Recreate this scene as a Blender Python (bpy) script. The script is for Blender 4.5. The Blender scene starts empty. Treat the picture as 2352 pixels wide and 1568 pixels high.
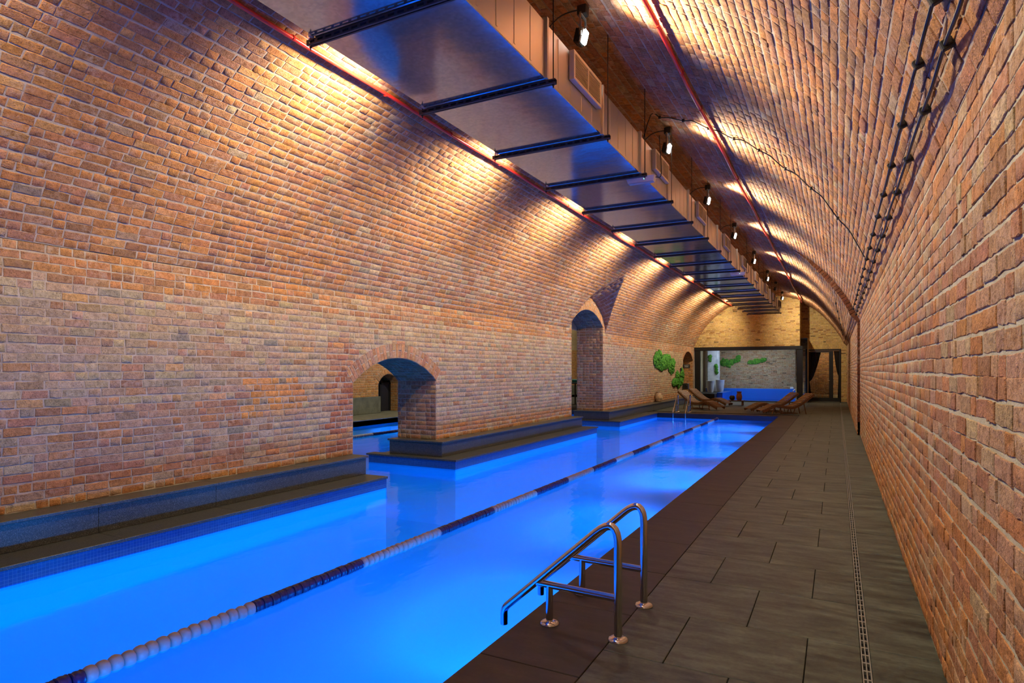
import bpy, math, random
import numpy as np
from mathutils import Vector, Matrix
random.seed(7); RNG = np.random.default_rng(11)
PI = math.pi
S = bpy.context.scene; COL = S.collection

# ------------------------------------------------------------------ camera
FPX, CAMX, HORY, H = 1422.0, 1176.0, 850.0, 1.6
YAW = math.atan2(1923 - 1176, FPX)
SN, CS = math.sin(YAW), math.cos(YAW)
cam = bpy.data.cameras.new('camera'); camo = bpy.data.objects.new('camera', cam); COL.objects.link(camo)
camo.location = (0, 0, H); camo.rotation_euler = (PI / 2, 0, YAW)
cam.sensor_width = 36; cam.lens = FPX / 2352 * 36; cam.shift_y = (HORY - 784) / 2352
cam.clip_start = 0.05; cam.clip_end = 200
S.camera = camo
# ------------------------------------------------------------------ world, exposure, sampling
w = bpy.data.worlds.new('world'); S.world = w; w.use_nodes = True
w.node_tree.nodes['Background'].inputs[0].default_value = (1, .8, .6, 1)
w.node_tree.nodes['Background'].inputs[1].default_value = 0.0
S.view_settings.view_transform = 'Standard'; S.view_settings.look = 'None'
S.view_settings.gamma = 1; S.view_settings.use_curve_mapping = False
S.view_settings.exposure = 0.45
cy = S.cycles
cy.max_bounces = 8; cy.diffuse_bounces = 4; cy.glossy_bounces = 3; cy.transparent_max_bounces = 12; cy.transmission_bounces = 4
cy.sample_clamp_indirect = 4.0; cy.caustics_reflective = False; cy.caustics_refractive = True
cy.use_denoising = True; cy.use_adaptive_sampling = True; cy.adaptive_threshold = .015
# ------------------------------------------------------------------ light levels
LAMP_W, LAMP_COL = 430.0, (1.0, 0.87, 0.63)
LAMP_W_LEFT = 450.0
BEAM_W = 120.0
LAMP_Y = [5.78, 9.27, 12.5, 16.04, 20.1, 24.2, 31.0]      # the floodlights in view
LAMP_Y_BACK = [2.3, -1.2]                                # the row goes on behind the camera
POOL_W, POOL_COL = 580.0, (0.0, 0.29, 1.0)
POOL_LAMP_Y = [-1.5, 1.6, 4.6, 7.8, 11.2, 15.1, 18.2, 21.0]

# ------------------------------------------------------------------ dimensions
XL, XR = -6.72, 0.50            # side wall faces
VC, VA, VB, VZ0 = -3.11, 3.85, 3.9, 1.45     # vault ellipse
ZS = 2.8                        # springing
YN, Y1, Y2 = 0.6, 33.6, 35.4    # first modelled brick, wall over the hot pool, wall with the door
RIBY = 17.5                     # beyond this the right half of the vault steps in
ZW = -0.17                      # water
PXL, PXR, PYE = -6.0, -1.77, 23.3   # pool edges
ZU = 0.285                      # plinth top
CH = 0.088                      # brick course
A1 = dict(y0=7.43, y1=9.70, zs=1.40, rise=.41)
A2 = dict(y0=16.45, y1=19.13, zs=2.98, rise=.46)
WT = 0.90                       # thickness of the arched wall
LY, LW, LZC0 = 17.8, 1.52, 3.82  # lunette over the tall arch
def vz(x, inset=0.0):
    q = 1 - ((x - VC) / (VA - inset)) ** 2
    return VZ0 + (VB - inset) * math.sqrt(max(q, 0))
def lun_crown(x): return LZC0 + (x - XL) / 1.29 * .68

# ------------------------------------------------------------------ node helpers
def nmat(name):
    m = bpy.data.materials.new(name); m.use_nodes = True
    nt = m.node_tree; nt.nodes.clear()
    out = nt.nodes.new('ShaderNodeOutputMaterial'); b = nt.nodes.new('ShaderNodeBsdfPrincipled')
    nt.links.new(b.outputs[0], out.inputs[0]); return m, nt, b, out
def N(nt, t, **kw):
    n = nt.nodes.new(t)
    for k, v in kw.items(): setattr(n, k, v)
    return n
def noise(nt, vec, scale, detail=2, rough=.5):
    n = N(nt, 'ShaderNodeTexNoise'); n.inputs['Scale'].default_value = scale
    n.inputs['Detail'].default_value = detail; n.inputs['Roughness'].default_value = rough
    if vec is not None: nt.links.new(vec, n.inputs['Vector'])
    return n.outputs['Fac']
def ramp(nt, fac, stops):
    r = N(nt, 'ShaderNodeValToRGB'); e = r.color_ramp.elements
    while len(e) > 1: e.remove(e[-1])
    for i, (p, c) in enumerate(stops):
        el = e[0] if i == 0 else e.new(p)
        el.position = p; el.color = (*c, 1) if len(c) == 3 else c
    nt.links.new(fac, r.inputs[0]); return r.outputs[0]
def mixc(nt, fac, a, b, mode='MIX'):
    n = N(nt, 'ShaderNodeMix', data_type='RGBA', blend_type=mode)
    for i, v in ((0, fac), (6, a), (7, b)):
        if isinstance(v, (int, float)): n.inputs[i].default_value = v
        elif isinstance(v, tuple): n.inputs[i].default_value = (*v, 1) if len(v) == 3 else v
        else: nt.links.new(v, n.inputs[i])
    return n.outputs[2]
def bump(nt, b, h, strength=.5, dist=.01):
    n = N(nt, 'ShaderNodeBump'); n.inputs['Strength'].default_value = strength; n.inputs['Distance'].default_value = dist
    nt.links.new(h, n.inputs['Height']); nt.links.new(n.outputs[0], b.inputs['Normal'])
def pos(nt): return N(nt, 'ShaderNodeNewGeometry').outputs['Position']
def mapped(nt, vec, scale):
    n = N(nt, 'ShaderNodeMapping'); n.inputs['Scale'].default_value = scale
    nt.links.new(vec, n.inputs['Vector']); return n.outputs[0]
def wallmap(nt):
    """(x + y, z) of a point, so that one pattern runs round vertical faces"""
    s = N(nt, 'ShaderNodeSeparateXYZ'); nt.links.new(pos(nt), s.inputs[0])
    a = N(nt, 'ShaderNodeMath', operation='ADD'); nt.links.new(s.outputs[0], a.inputs[0]); nt.links.new(s.outputs[1], a.inputs[1])
    c = N(nt, 'ShaderNodeCombineXYZ'); nt.links.new(a.outputs[0], c.inputs[0]); nt.links.new(s.outputs[2], c.inputs[1])
    return c.outputs[0]
M = {}
def simple(name, col, rough=.5, metal=0., spec=None, nscale=None, namt=.25, bumps=None):
    m, nt, b, o = nmat(name)
    b.inputs['Roughness'].default_value = rough; b.inputs['Metallic'].default_value = metal
    if spec is not None: b.inputs['Specular IOR Level'].default_value = spec
    if nscale:
        f = noise(nt, pos(nt), nscale, 4, .6)
        c = ramp(nt, f, [(.3, tuple(x * (1 - namt) for x in col)), (.7, tuple(min(1, x * (1 + namt)) for x in col))])
        nt.links.new(c, b.inputs['Base Color'])
        if bumps: bump(nt, b, f, bumps[0], bumps[1])
    else: b.inputs['Base Color'].default_value = (*col, 1)
    M[name] = m; return m
def make_brick():
    m, nt, b, o = nmat('brick_clay')
    p = pos(nt)
    at = N(nt, 'ShaderNodeAttribute', attribute_name='tint'); tint = at.outputs['Color']
    n1 = noise(nt, p, 22, 3, .65); n2 = noise(nt, p, 90, 3, .7); n3 = noise(nt, p, 5, 2)
    c = mixc(nt, 1.0, tint, ramp(nt, n1, [(.25, (.60, .56, .54)), (.5, (.98, .98, .98)), (.78, (1.34, 1.30, 1.24))]), 'MULTIPLY')
    c = mixc(nt, 1.0, c, ramp(nt, n2, [(.3, (.72, .70, .68)), (.5, (1, 1, 1)), (.7, (1.22, 1.2, 1.18))]), 'MULTIPLY')
    c = mixc(nt, ramp(nt, n2, [(.30, (.85,) * 3), (.40, (0, 0, 0))]), c, mixc(nt, 1.0, c, (.30, .24, .22), 'MULTIPLY'))   # pits
    pale = N(nt, 'ShaderNodeMath', operation='MULTIPLY'); nt.links.new(ramp(nt, n3, [(.50, (0, 0, 0)), (.74, (.7,) * 3)]), pale.inputs[0])
    nt.links.new(ramp(nt, n1, [(.42, (0, 0, 0)), (.66, (1, 1, 1))]), pale.inputs[1])
    c = mixc(nt, pale.outputs[0], c, (.44, .34, .25))                                                             # lime bloom
    nt.links.new(c, b.inputs['Base Color']); b.inputs['Roughness'].default_value = .9; b.inputs['Specular IOR Level'].default_value = .2
    mx = N(nt, 'ShaderNodeMath', operation='ADD'); nt.links.new(n1, mx.inputs[0]); nt.links.new(n2, mx.inputs[1])
    bump(nt, b, mx.outputs[0], .75, .011)
    M['brick'] = m
make_brick()
def make_mortar(name, ca, cb):
    m, nt, b, o = nmat(name)
    p = pos(nt); n1 = noise(nt, p, 9, 4, .7); n2 = noise(nt, p, 120, 2)
    c = ramp(nt, n1, [(.3, ca), (.7, cb)])
    nt.links.new(c, b.inputs['Base Color']); b.inputs['Roughness'].default_value = .95; b.inputs['Specular IOR Level'].default_value = .1
    bump(nt, b, n2, .6, .006); M[name] = m
make_mortar('mortar', (.32, .235, .165), (.52, .41, .30))
make_mortar('mortar_grey', (.37, .325, .225), (.56, .50, .36))
make_mortar('mortar_tan', (.40, .30, .17), (.52, .40, .24))
def make_brickwork():
    """brickwork too far off or out of sight to be laid brick by brick"""
    m, nt, b, o = nmat('brickwork_far')
    t = N(nt, 'ShaderNodeTexBrick'); nt.links.new(wallmap(nt), t.inputs['Vector'])
    t.inputs['Scale'].default_value = 1; t.inputs['Brick Width'].default_value = .235; t.inputs['Row Height'].default_value = .088
    t.inputs['Mortar Size'].default_value = .006
    t.inputs['Color1'].default_value = (.36, .17, .09, 1); t.inputs['Color2'].default_value = (.25, .12, .07, 1); t.inputs['Mortar'].default_value = (.48, .38, .27, 1)
    nt.links.new(t.outputs[0], b.inputs['Base Color']); b.inputs['Roughness'].default_value = .9; M['brickwork'] = m
make_brickwork()
def make_mosaic():
    m, nt, b, o = nmat('blue_mosaic')
    t = N(nt, 'ShaderNodeTexBrick', offset=0.0); nt.links.new(wallmap(nt), t.inputs['Vector'])
    t.inputs['Scale'].default_value = 1; t.inputs['Brick Width'].default_value = .03; t.inputs['Row Height'].default_value = .03
    t.inputs['Mortar Size'].default_value = .0018
    t.inputs['Color1'].default_value = (.02, .10, .36, 1); t.inputs['Color2'].default_value = (.015, .075, .29, 1); t.inputs['Mortar'].default_value = (.06, .18, .42, 1)
    nt.links.new(t.outputs[0], b.inputs['Base Color']); b.inputs['Roughness'].default_value = .25; M['mosaic'] = m
make_mosaic()
simple('pool_plaster', (.005, .44, .92), .6)
simple('blue_tile', (.015, .13, .62), .3)
simple('dark_gutter', (.012, .013, .02), .4)
def make_water(name, ior, tint):
    m, nt, b, o = nmat(name); nt.nodes.remove(b)
    tr = N(nt, 'ShaderNodeBsdfTransparent'); tr.inputs[0].default_value = (*tint, 1)
    gl = N(nt, 'ShaderNodeBsdfGlossy'); gl.inputs['Roughness'].default_value = .06
    fr = N(nt, 'ShaderNodeFresnel'); fr.inputs[0].default_value = ior
    mx = N(nt, 'ShaderNodeMixShader'); nt.links.new(fr.outputs[0], mx.inputs[0]); nt.links.new(tr.outputs[0], mx.inputs[1]); nt.links.new(gl.outputs[0], mx.inputs[2])
    rf = N(nt, 'ShaderNodeBsdfRefraction'); rf.inputs['Color'].default_value = (*tint, 1); rf.inputs['Roughness'].default_value = .22; rf.inputs['IOR'].default_value = 1.33
    m2 = N(nt, 'ShaderNodeMixShader'); m2.inputs[0].default_value = .72; nt.links.new(tr.outputs[0], m2.inputs[1]); nt.links.new(rf.outputs[0], m2.inputs[2]); nt.links.new(m2.outputs[0], mx.inputs[1])
    nt.links.new(mx.outputs[0], o.inputs[0])
    p = pos(nt); n1 = noise(nt, mapped(nt, p, (2.2, 1.2, 1)), 1.6, 3, .55)
    bp = N(nt, 'ShaderNodeBump'); bp.inputs['Strength'].default_value = .35; bp.inputs['Distance'].default_value = .025
    nt.links.new(n1, bp.inputs['Height']); nt.links.new(bp.outputs[0], gl.inputs['Normal']); nt.links.new(bp.outputs[0], fr.inputs['Normal'])
    M[name] = m
make_water('water', 1.09, (.70, .93, 1.0))
def make_glass():
    m, nt, b, o = nmat('clear_glass'); nt.nodes.remove(b)
    tr = N(nt, 'ShaderNodeBsdfTransparent'); tr.inputs[0].default_value = (.92, .95, .95, 1)
    gl = N(nt, 'ShaderNodeBsdfGlossy'); gl.inputs['Roughness'].default_value = .01
    fr = N(nt, 'ShaderNodeFresnel'); fr.inputs[0].default_value = 1.3
    mx = N(nt, 'ShaderNodeMixShader'); nt.links.new(fr.outputs[0], mx.inputs[0]); nt.links.new(tr.outputs[0], mx.inputs[1]); nt.links.new(gl.outputs[0], mx.inputs[2])
    nt.links.new(mx.outputs[0], o.inputs[0]); M['glass'] = m
make_glass()
def make_granite():
    m, nt, b, o = nmat('speckled_granite')
    p = pos(nt); v = N(nt, 'ShaderNodeTexVoronoi'); v.inputs['Scale'].default_value = 230; nt.links.new(p, v.inputs['Vector'])
    s = N(nt, 'ShaderNodeSeparateColor'); nt.links.new(v.outputs['Color'], s.inputs[0])
    c = ramp(nt, s.outputs[0], [(0, (.018, .018, .017)), (.5, (.042, .042, .037)), (.85, (.085, .083, .072)), (1, (.17, .165, .14))])
    nt.links.new(c, b.inputs['Base Color']); b.inputs['Roughness'].default_value = .35; M['granite'] = m
make_granite()
def make_stone(name, ca, cb, rough, warm):
    m, nt, b, o = nmat(name)
    p = pos(nt); at = N(nt, 'ShaderNodeObjectInfo')
    ofs = N(nt, 'ShaderNodeVectorMath', operation='MULTIPLY_ADD'); nt.links.new(at.outputs['Random'], ofs.inputs[0]); ofs.inputs[1].default_value = (9, 17, 5); nt.links.new(p, ofs.inputs[2])
    n1 = noise(nt, mapped(nt, ofs.outputs[0], (1.2, 4.5, 1)), 2.2, 6, .62); n2 = noise(nt, ofs.outputs[0], 30, 3, .7)
    a = N(nt, 'ShaderNodeMath', operation='MULTIPLY_ADD'); nt.links.new(n2, a.inputs[0]); a.inputs[1].default_value = .3; nt.links.new(n1, a.inputs[2])
    c = ramp(nt, a.outputs[0], [(.46, ca), (.64, tuple((x + y) / 2.4 for x, y in zip(ca, cb))), (.84, cb)])
    nt.links.new(c, b.inputs['Base Color']); b.inputs['Roughness'].default_value = rough
    bump(nt, b, a.outputs[0], .25, .004); M[name] = m
make_stone('deck_tile', (.009, .012, .009), (.092, .110, .086), .5, 0)
make_stone('coping_stone', (.020, .015, .012), (.043, .033, .026), .6, 0)
simple('grout', (.03, .03, .027), .9)
def make_galv():
    m, nt, b, o = nmat('galvanised_steel')
    p = pos(nt); n1 = noise(nt, mapped(nt, p, (1, 2.2, 1)), 1.1, 3, .5); n2 = noise(nt, mapped(nt, p, (.5, 14, .5)), 1.0, 2)
    v = N(nt, 'ShaderNodeTexVoronoi'); v.inputs['Scale'].default_value = 40; nt.links.new(p, v.inputs['Vector'])
    s = N(nt, 'ShaderNodeSeparateColor'); nt.links.new(v.outputs['Color'], s.inputs[0])
    nt.links.new(ramp(nt, s.outputs[0], [(0, (.52, .53, .55)), (1, (.66, .66, .67))]), b.inputs['Base Color'])
    b.inputs['Metallic'].default_value = .9; b.inputs['Roughness'].default_value = .11
    a = N(nt, 'ShaderNodeMath', operation='ADD'); a.inputs[1].default_value = 0; nt.links.new(n1, a.inputs[0])
    bump(nt, b, a.outputs[0], .10, .03); M['galv'] = m
make_galv()
simple('galv_side', (.50, .46, .40), .42, .75)
simple('chrome', (.62, .60, .58), .13, 1.0)
simple('steel_drain', (.27, .27, .25), .4, .3)
simple('dark_channel', (.06, .06, .065), .45, .7)
simple('black_metal', (.012, .013, .013), .4, .2)
simple('black_cable', (.008, .008, .008), .5)
simple('red_paint', (.72, .03, .014), .3)
simple('white_plastic', (.72, .70, .70), .4)
simple('grille_paint', (.60, .53, .44), .45)
simple('white_float', (.40, .365, .36), .42)
simple('navy_float', (.010, .012, .085), .35)
simple('rope', (.25, .25, .27), .8)
simple('terracotta', (.36, .15, .09), .8, nscale=18, namt=.25)
simple('tan_clay', (.50, .34, .19), .85, nscale=14, namt=.25)
simple('dark_pot', (.03, .028, .028), .35)
simple('white_planter', (.62, .64, .68), .5, nscale=12, namt=.1)
simple('velvet', (.006, .005, .006), .9)
simple('teal_cloth', (.03, .22, .2), .8)
simple('sign_black', (.01, .01, .01), .35)
simple('sign_print', (.55, .53, .5), .6)
simple('dado_stone', (.13, .135, .10), .55, nscale=3, namt=.35)
def make_wood():
    m, nt, b, o = nmat('teak')
    at = N(nt, 'ShaderNodeObjectInfo'); p = pos(nt)
    ofs = N(nt, 'ShaderNodeVectorMath', operation='MULTIPLY_ADD'); nt.links.new(at.outputs['Random'], ofs.inputs[0]); ofs.inputs[1].default_value = (3, 7, 5); nt.links.new(p, ofs.inputs[2])
    n1 = noise(nt, mapped(nt, ofs.outputs[0], (22, 3, 22)), 1.6, 4, .6)
    nt.links.new(ramp(nt, n1, [(.3, (.095, .042, .015)), (.7, (.22, .105, .034))]), b.inputs['Base Color'])
    b.inputs['Roughness'].default_value = .45; M['wood'] = m
make_wood()
def make_marble():
    m, nt, b, o = nmat('marble'); p = pos(nt); n1 = noise(nt, p, 3, 7, .65)
    nt.links.new(ramp(nt, n1, [(.35, (.42, .45, .5)), (.52, (.7, .72, .75)), (.7, (.8, .8, .82))]), b.inputs['Base Color']); b.inputs['Roughness'].default_value = .3; M['marble'] = m
make_marble()
def make_moss():
    m, nt, b, o = nmat('moss'); p = pos(nt); n1 = noise(nt, p, 14, 4, .7)
    nt.links.new(ramp(nt, n1, [(.3, (.012, .06, .006)), (.5, (.05, .24, .014)), (.72, (.16, .46, .03))]), b.inputs['Base Color']); b.inputs['Roughness'].default_value = .9
    bump(nt, b, noise(nt, p, 60, 2), .8, .03); M['moss'] = m
make_moss()
def emit(name, col, st):
    m, nt, b, o = nmat(name); nt.nodes.remove(b); e = N(nt, 'ShaderNodeEmission'); e.inputs[0].default_value = (*col, 1); e.inputs[1].default_value = st
    nt.links.new(e.outputs[0], o.inputs[0]); M[name] = m
emit('lamp_lens', (.93, 1.0, .96), 30.0)
emit('led_green', (.2, 1, .8), 3.0)

# ------------------------------------------------------------------ object helpers
def tag(o, label=None, cat=None, group=None, kind=None):
    for k, v in (('label', label), ('category', cat), ('group', group), ('kind', kind)):
        if v: o[k] = v
    return o
def thing(name, label, cat, loc=(0, 0, 0), rz=0., group=None):
    o = bpy.data.objects.new(name, None); COL.objects.link(o); o.location = loc; o.rotation_euler = (0, 0, rz)
    o.empty_display_size = .1
    return tag(o, label, cat, group)
class MB:
    def __init__(s): s.v = []; s.f = []
    def add(s, vs, fs):
        n = len(s.v); s.v += [tuple(v) for v in vs]; s.f += [tuple(i + n for i in f) for f in fs]; return s
    def box(s, x0, x1, y0, y1, z0, z1, c=0., mat=None):
        """box; with c > 0 its edges are chamfered"""
        if c <= 0:
            vs = [(x, y, z) for x in (x0, x1) for y in (y0, y1) for z in (z0, z1)]
            fs = [(0, 1, 3, 2), (4, 6, 7, 5), (0, 4, 5, 1), (2, 3, 7, 6), (0, 2, 6, 4), (1, 5, 7, 3)]
        else:
            c = min(c, (x1 - x0) * .45, (y1 - y0) * .45, (z1 - z0) * .45)
            vs = []; idx = {}
            X, Y, Z = (x0, x1), (y0, y1), (z0, z1)
            for i in (0, 1):
                for j in (0, 1):
                    for k in (0, 1):
                        di, dj, dk = (1, -1)[i] * c, (1, -1)[j] * c, (1, -1)[k] * c
                        for a in range(3):
                            d = [di, dj, dk]; d[a] = 0
                            idx[(i, j, k, a)] = len(vs); vs.append((X[i] + d[0], Y[j] + d[1], Z[k] + d[2]))
            fs = []
            for a in range(3):
                b_, c_ = (a + 1) % 3, (a + 2) % 3
                for side in (0, 1):
                    q = []
                    for (p, r) in ((0, 0), (1, 0), (1, 1), (0, 1)):
                        t = [0, 0, 0]; t[a] = side; t[b_] = p; t[c_] = r; q.append(idx[(*t, a)])
                    fs.append(q if side else q[::-1])
                for (p, r) in ((0, 0), (1, 0), (1, 1), (0, 1)):
                    t0 = [0, 0, 0]; t0[b_] = p; t0[c_] = r; t1 = list(t0); t1[a] = 1
                    q = [idx[(*t0, b_)], idx[(*t1, b_)], idx[(*t1, c_)], idx[(*t0, c_)]]
                    fs.append(q if (p ^ r) else q[::-1])
            for i in (0, 1):
                for j in (0, 1):
                    for k in (0, 1):
                        q = [idx[(i, j, k, a)] for a in range(3)]
                        fs.append(q if (i + j + k) % 2 else q[::-1])
        if mat is not None: vs = [tuple(mat @ Vector(v)) for v in vs]
        return s.add(vs, fs)
    def tube(s, path, r, n=8, cap=True, rs=None):
        P = [Vector(p) for p in path]; k = len(P)
        T = [(P[min(i + 1, k - 1)] - P[max(i - 1, 0)]).normalized() for i in range(k)]
        up = Vector((0, 0, 1)) if abs(T[0].z) < .9 else Vector((1, 0, 0))
        u = T[0].cross(up).normalized(); vs = []
        for i in range(k):
            u = (u - T[i] * u.dot(T[i])).normalized(); v = T[i].cross(u); rr = rs[i] if rs else r
            for j in range(n):
                a = 2 * PI * j / n; vs.append(P[i] + (u * math.cos(a) + v * math.sin(a)) * rr)
        fs = [(i * n + j, i * n + (j + 1) % n, (i + 1) * n + (j + 1) % n, (i + 1) * n + j) for i in range(k - 1) for j in range(n)]
        if cap: fs += [tuple(range(n))[::-1], tuple((k - 1) * n + j for j in range(n))]
        return s.add(vs, fs)
    def lathe(s, prof, n=20, c=(0, 0, 0), axis='z'):
        vs = []; fs = []
        for (r, z) in prof:
            for j in range(n):
                a = 2 * PI * j / n; p = (r * math.cos(a), r * math.sin(a), z)
                if axis == 'x': p = (p[2], p[0], p[1])
                if axis == 'y': p = (p[1], p[2], p[0])
                vs.append((c[0] + p[0], c[1] + p[1], c[2] + p[2]))
        k = len(prof)
        for i in range(k - 1):
            for j in range(n): fs.append((i * n + j, i * n + (j + 1) % n, (i + 1) * n + (j + 1) % n, (i + 1) * n + j))
        fs += [tuple(range(n))[::-1], tuple((k - 1) * n + j for j in range(n))]
        return s.add(vs, fs)
    def mesh(s, name, m, smooth=False):
        me = bpy.data.meshes.new(name); me.from_pydata(s.v, [], s.f); me.materials.append(M[m])
        if smooth:
            me.polygons.foreach_set('use_smooth', [True] * len(me.polygons))
            me.set_sharp_from_angle(angle=math.radians(40))
        me.update(); return me
    def build(s, name, m, parent=None, smooth=False, loc=(0, 0, 0)):
        o = bpy.data.objects.new(name, s.mesh(name, m, smooth)); COL.objects.link(o); o.location = loc
        if parent: o.parent = parent
        return o
    def at(s, name, m, parent=None, smooth=False, kind=None):
        """like build, but with the origin in the middle of the mesh's foot"""
        a = np.array(s.v); lo, hi = a.min(0), a.max(0); c = ((lo[0] + hi[0]) / 2, (lo[1] + hi[1]) / 2, lo[2])
        s.v = [tuple(x) for x in (a - np.array(c))]
        o = s.build(name, m, parent, smooth, c)
        if kind: o['kind'] = kind
        return o
def inst(name, me, parent=None, loc=(0, 0, 0), rot=None, scale=None):
    o = bpy.data.objects.new(name, me); COL.objects.link(o); o.location = loc
    if rot: o.rotation_euler = rot
    if scale: o.scale = scale
    if parent: o.parent = parent
    return o
def copy_tree(o, parent=None):
    c = o.copy(); COL.objects.link(c)
    if parent: c.parent = parent
    for ch in list(o.children): copy_tree(ch, c)
    return c
def bez(pts, n=8):
    """Catmull-Rom through points"""
    P = [Vector(p) for p in pts]; P = [P[0] * 2 - P[1]] + P + [P[-1] * 2 - P[-2]]; out = []
    for i in range(1, len(P) - 2):
        for k in range(n):
            t = k / n; a, b, c, d = P[i - 1:i + 3]
            out.append(.5 * (2 * b + (c - a) * t + (2 * a - 5 * b + 4 * c - d) * t * t + (3 * b - a - 3 * c + d) * t ** 3))
    return out + [P[-2]]
def proj(p):
    p = np.asarray(p); x, y, z = p[..., 0], p[..., 1], p[..., 2] - H
    zc = -SN * x + CS * y; return CAMX + FPX * (CS * x + SN * y) / zc, HORY - FPX * z / zc, zc

# ------------------------------------------------------------------ bricks
class Bricks:
    """rows of bricks: every brick is a chamfered, slightly crooked block in front of its mortar bed"""
    def __init__(s): s.c = []; s.e = []; s.b = []; s.n = []; s.L = []; s.W = []; s.T = []; s.D = []
    def add(s, c, ea, eb, en, la, lb, t, d): s.c.append(c); s.e.append(ea); s.b.append(eb); s.n.append(en); s.L.append(la); s.W.append(lb); s.T.append(t); s.D.append(d)
    def row(s, o, ea, eb, en, spans, lb, tint, jt=.013, head=.42, wob=.004, depth=.0018, unit=.235):
        o, ea, eb, en = map(np.array, (o, ea, eb, en)); ph = random.random() * 6.3
        for (a0, a1) in spans:
            a = a0
            while a < a1 - .02:
                l = (unit * .5 if random.random() < head else unit) + random.uniform(-.008, .008)
                if a1 - a < unit * .5 + .03: l = a1 - a
                elif a1 - a - l < .05: l = a1 - a if a1 - a < unit * 1.15 else (a1 - a) * .5
                m = a + l / 2
                c = o + ea * m + eb * (wob * math.sin(m * 1.3 + ph) + random.uniform(-.002, .002))
                d = random.gauss(0, depth) - (random.uniform(.005, .012) if random.random() < .03 else 0)
                s.add(c, ea, eb, en, max(l - jt, .02), lb - jt, tint(c), d); a += l
    def verts(s, idx, fine):
        idx = np.asarray(idx); k = len(idx); g = lambda q: np.array(q, dtype=float)[idx]
        c, ea, eb, en, L, W, D = g(s.c), g(s.e), g(s.b), g(s.n), g(s.L), g(s.W), g(s.D)
        if fine: u = np.array([-1, -.3, .4, 1, 1, .3, -.4, -1]) * .5; v = np.array([-1, -1, -1, -1, 1, 1, 1, 1]) * .5
        else: u = np.array([-1, 1, 1, -1]) * .5; v = np.array([-1, -1, 1, 1]) * .5
        n = len(u); r = RNG
        U = u[None] * L[:, None] + r.normal(0, .0027, (k, n)); V = v[None] * W[:, None] + r.normal(0, .0025, (k, n))
        ch = r.uniform(.0012, .0052, (k, n))
        U2 = U - np.sign(u)[None] * np.where(np.abs(u)[None] > .45, ch, 0); V2 = V - np.sign(v)[None] * ch
        face = np.maximum(.0042 + D[:, None], .0029)
        rings = [(U, V, np.full((k, n), -.012)), (U, V, face - ch * .7), (U2, V2, face + r.normal(0, .0007, (k, n)))]
        out = [c[:, None] + ea[:, None] * a[..., None] + eb[:, None] * b[..., None] + en[:, None] * h[..., None] for a, b, h in rings]
        if fine:
            hc = face[:, 0] + np.abs(r.normal(0, .0008, k))
            out.append((c + en * hc[:, None])[:, None])
        return np.concatenate(out, 1)
    @staticmethod
    def faces(fine):
        n = 8 if fine else 4; f = []
        for q in (0, 1):
            for j in range(n): f.append((q * n + j, q * n + (j + 1) % n, (q + 1) * n + (j + 1) % n, (q + 1) * n + j))
        if fine: f += [(2 * n + j, 2 * n + (j + 1) % n, 3 * n) for j in range(n)]
        else: f.append(tuple(2 * n + j for j in range(n)))
        return f
    def orient(s):
        """make (ea, eb, en) right-handed, so that every face looks outwards"""
        for i in range(len(s.e)):
            if np.dot(np.cross(s.e[i], s.b[i]), s.n[i]) < 0: s.e[i] = -np.asarray(s.e[i])
    def build(s, parent, singles=300, fine_y=15.):
        s.orient(); c = np.array(s.c); k = len(c)
        U, V, zc = proj(c); en = np.array(s.n); cd = np.array([0, 0, H]) - c
        dist = np.linalg.norm(cd, axis=1); facing = np.einsum('ij,ij->i', en, cd) / dist
        area = np.array(s.L) * np.array(s.W) * np.clip(facing, 0, 1) / np.maximum(zc, .1) ** 2
        area[(zc < .3) | (U < 0) | (U > 2352) | (V < 0) | (V > 1568)] = 0
        order = np.argsort(-area); pick = [i for i in order[:singles] if area[i] > 0]
        rest = np.setdiff1d(np.arange(k), pick)
        F = s.faces(True); vv = s.verts(pick, True) if len(pick) else []
        for i, q in zip(pick, vv):
            me = bpy.data.meshes.new('brick'); me.from_pydata([tuple(x) for x in q - c[i]], [], F); me.materials.append(M['brick'])
            a = me.attributes.new('tint', 'FLOAT_COLOR', 'POINT'); a.data.foreach_set('color', np.tile(np.append(s.T[i], 1.), len(q)).astype(np.float32))
            o = bpy.data.objects.new('brick', me); o.location = c[i]; COL.objects.link(o); o.parent = parent
        if not len(rest): return
        V_, F_, T_ = [], [], []; base = 0
        cy_ = c[rest][:, 1]
        for fine, sel in ((True, rest[cy_ < fine_y]), (False, rest[cy_ >= fine_y])):
            if not len(sel): continue
            q = s.verts(sel, fine); nv = q.shape[1]; V_.append(q.reshape(-1, 3))
            T_.append(np.repeat(np.array(s.T)[sel], nv, 0))
            fa = s.faces(fine)
            for size in (4, 3):
                ff = np.array([x for x in fa if len(x) == size])
                if len(ff): F_.append((size, (ff[None] + (base + np.arange(len(sel)) * nv)[:, None, None]).reshape(-1, size)))
            base += q.shape[0] * nv
        V_ = np.concatenate(V_); T_ = np.concatenate(T_)
        loops = np.concatenate([f.ravel() for _, f in F_]); sizes = np.concatenate([np.full(len(f), z) for z, f in F_])
        me = bpy.data.meshes.new('bricks'); me.vertices.add(len(V_)); me.vertices.foreach_set('co', V_.astype(np.float32).ravel())
        me.loops.add(len(loops)); me.loops.foreach_set('vertex_index', loops.astype(np.int32))
        me.polygons.add(len(sizes)); me.polygons.foreach_set('loop_start', np.concatenate([[0], np.cumsum(sizes)[:-1]]).astype(np.int32))
        me.update(calc_edges=True); me.materials.append(M['brick'])
        a = me.attributes.new('tint', 'FLOAT_COLOR', 'POINT'); a.data.foreach_set('color', np.concatenate([T_, np.ones((len(T_), 1))], 1).astype(np.float32).ravel())
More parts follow.
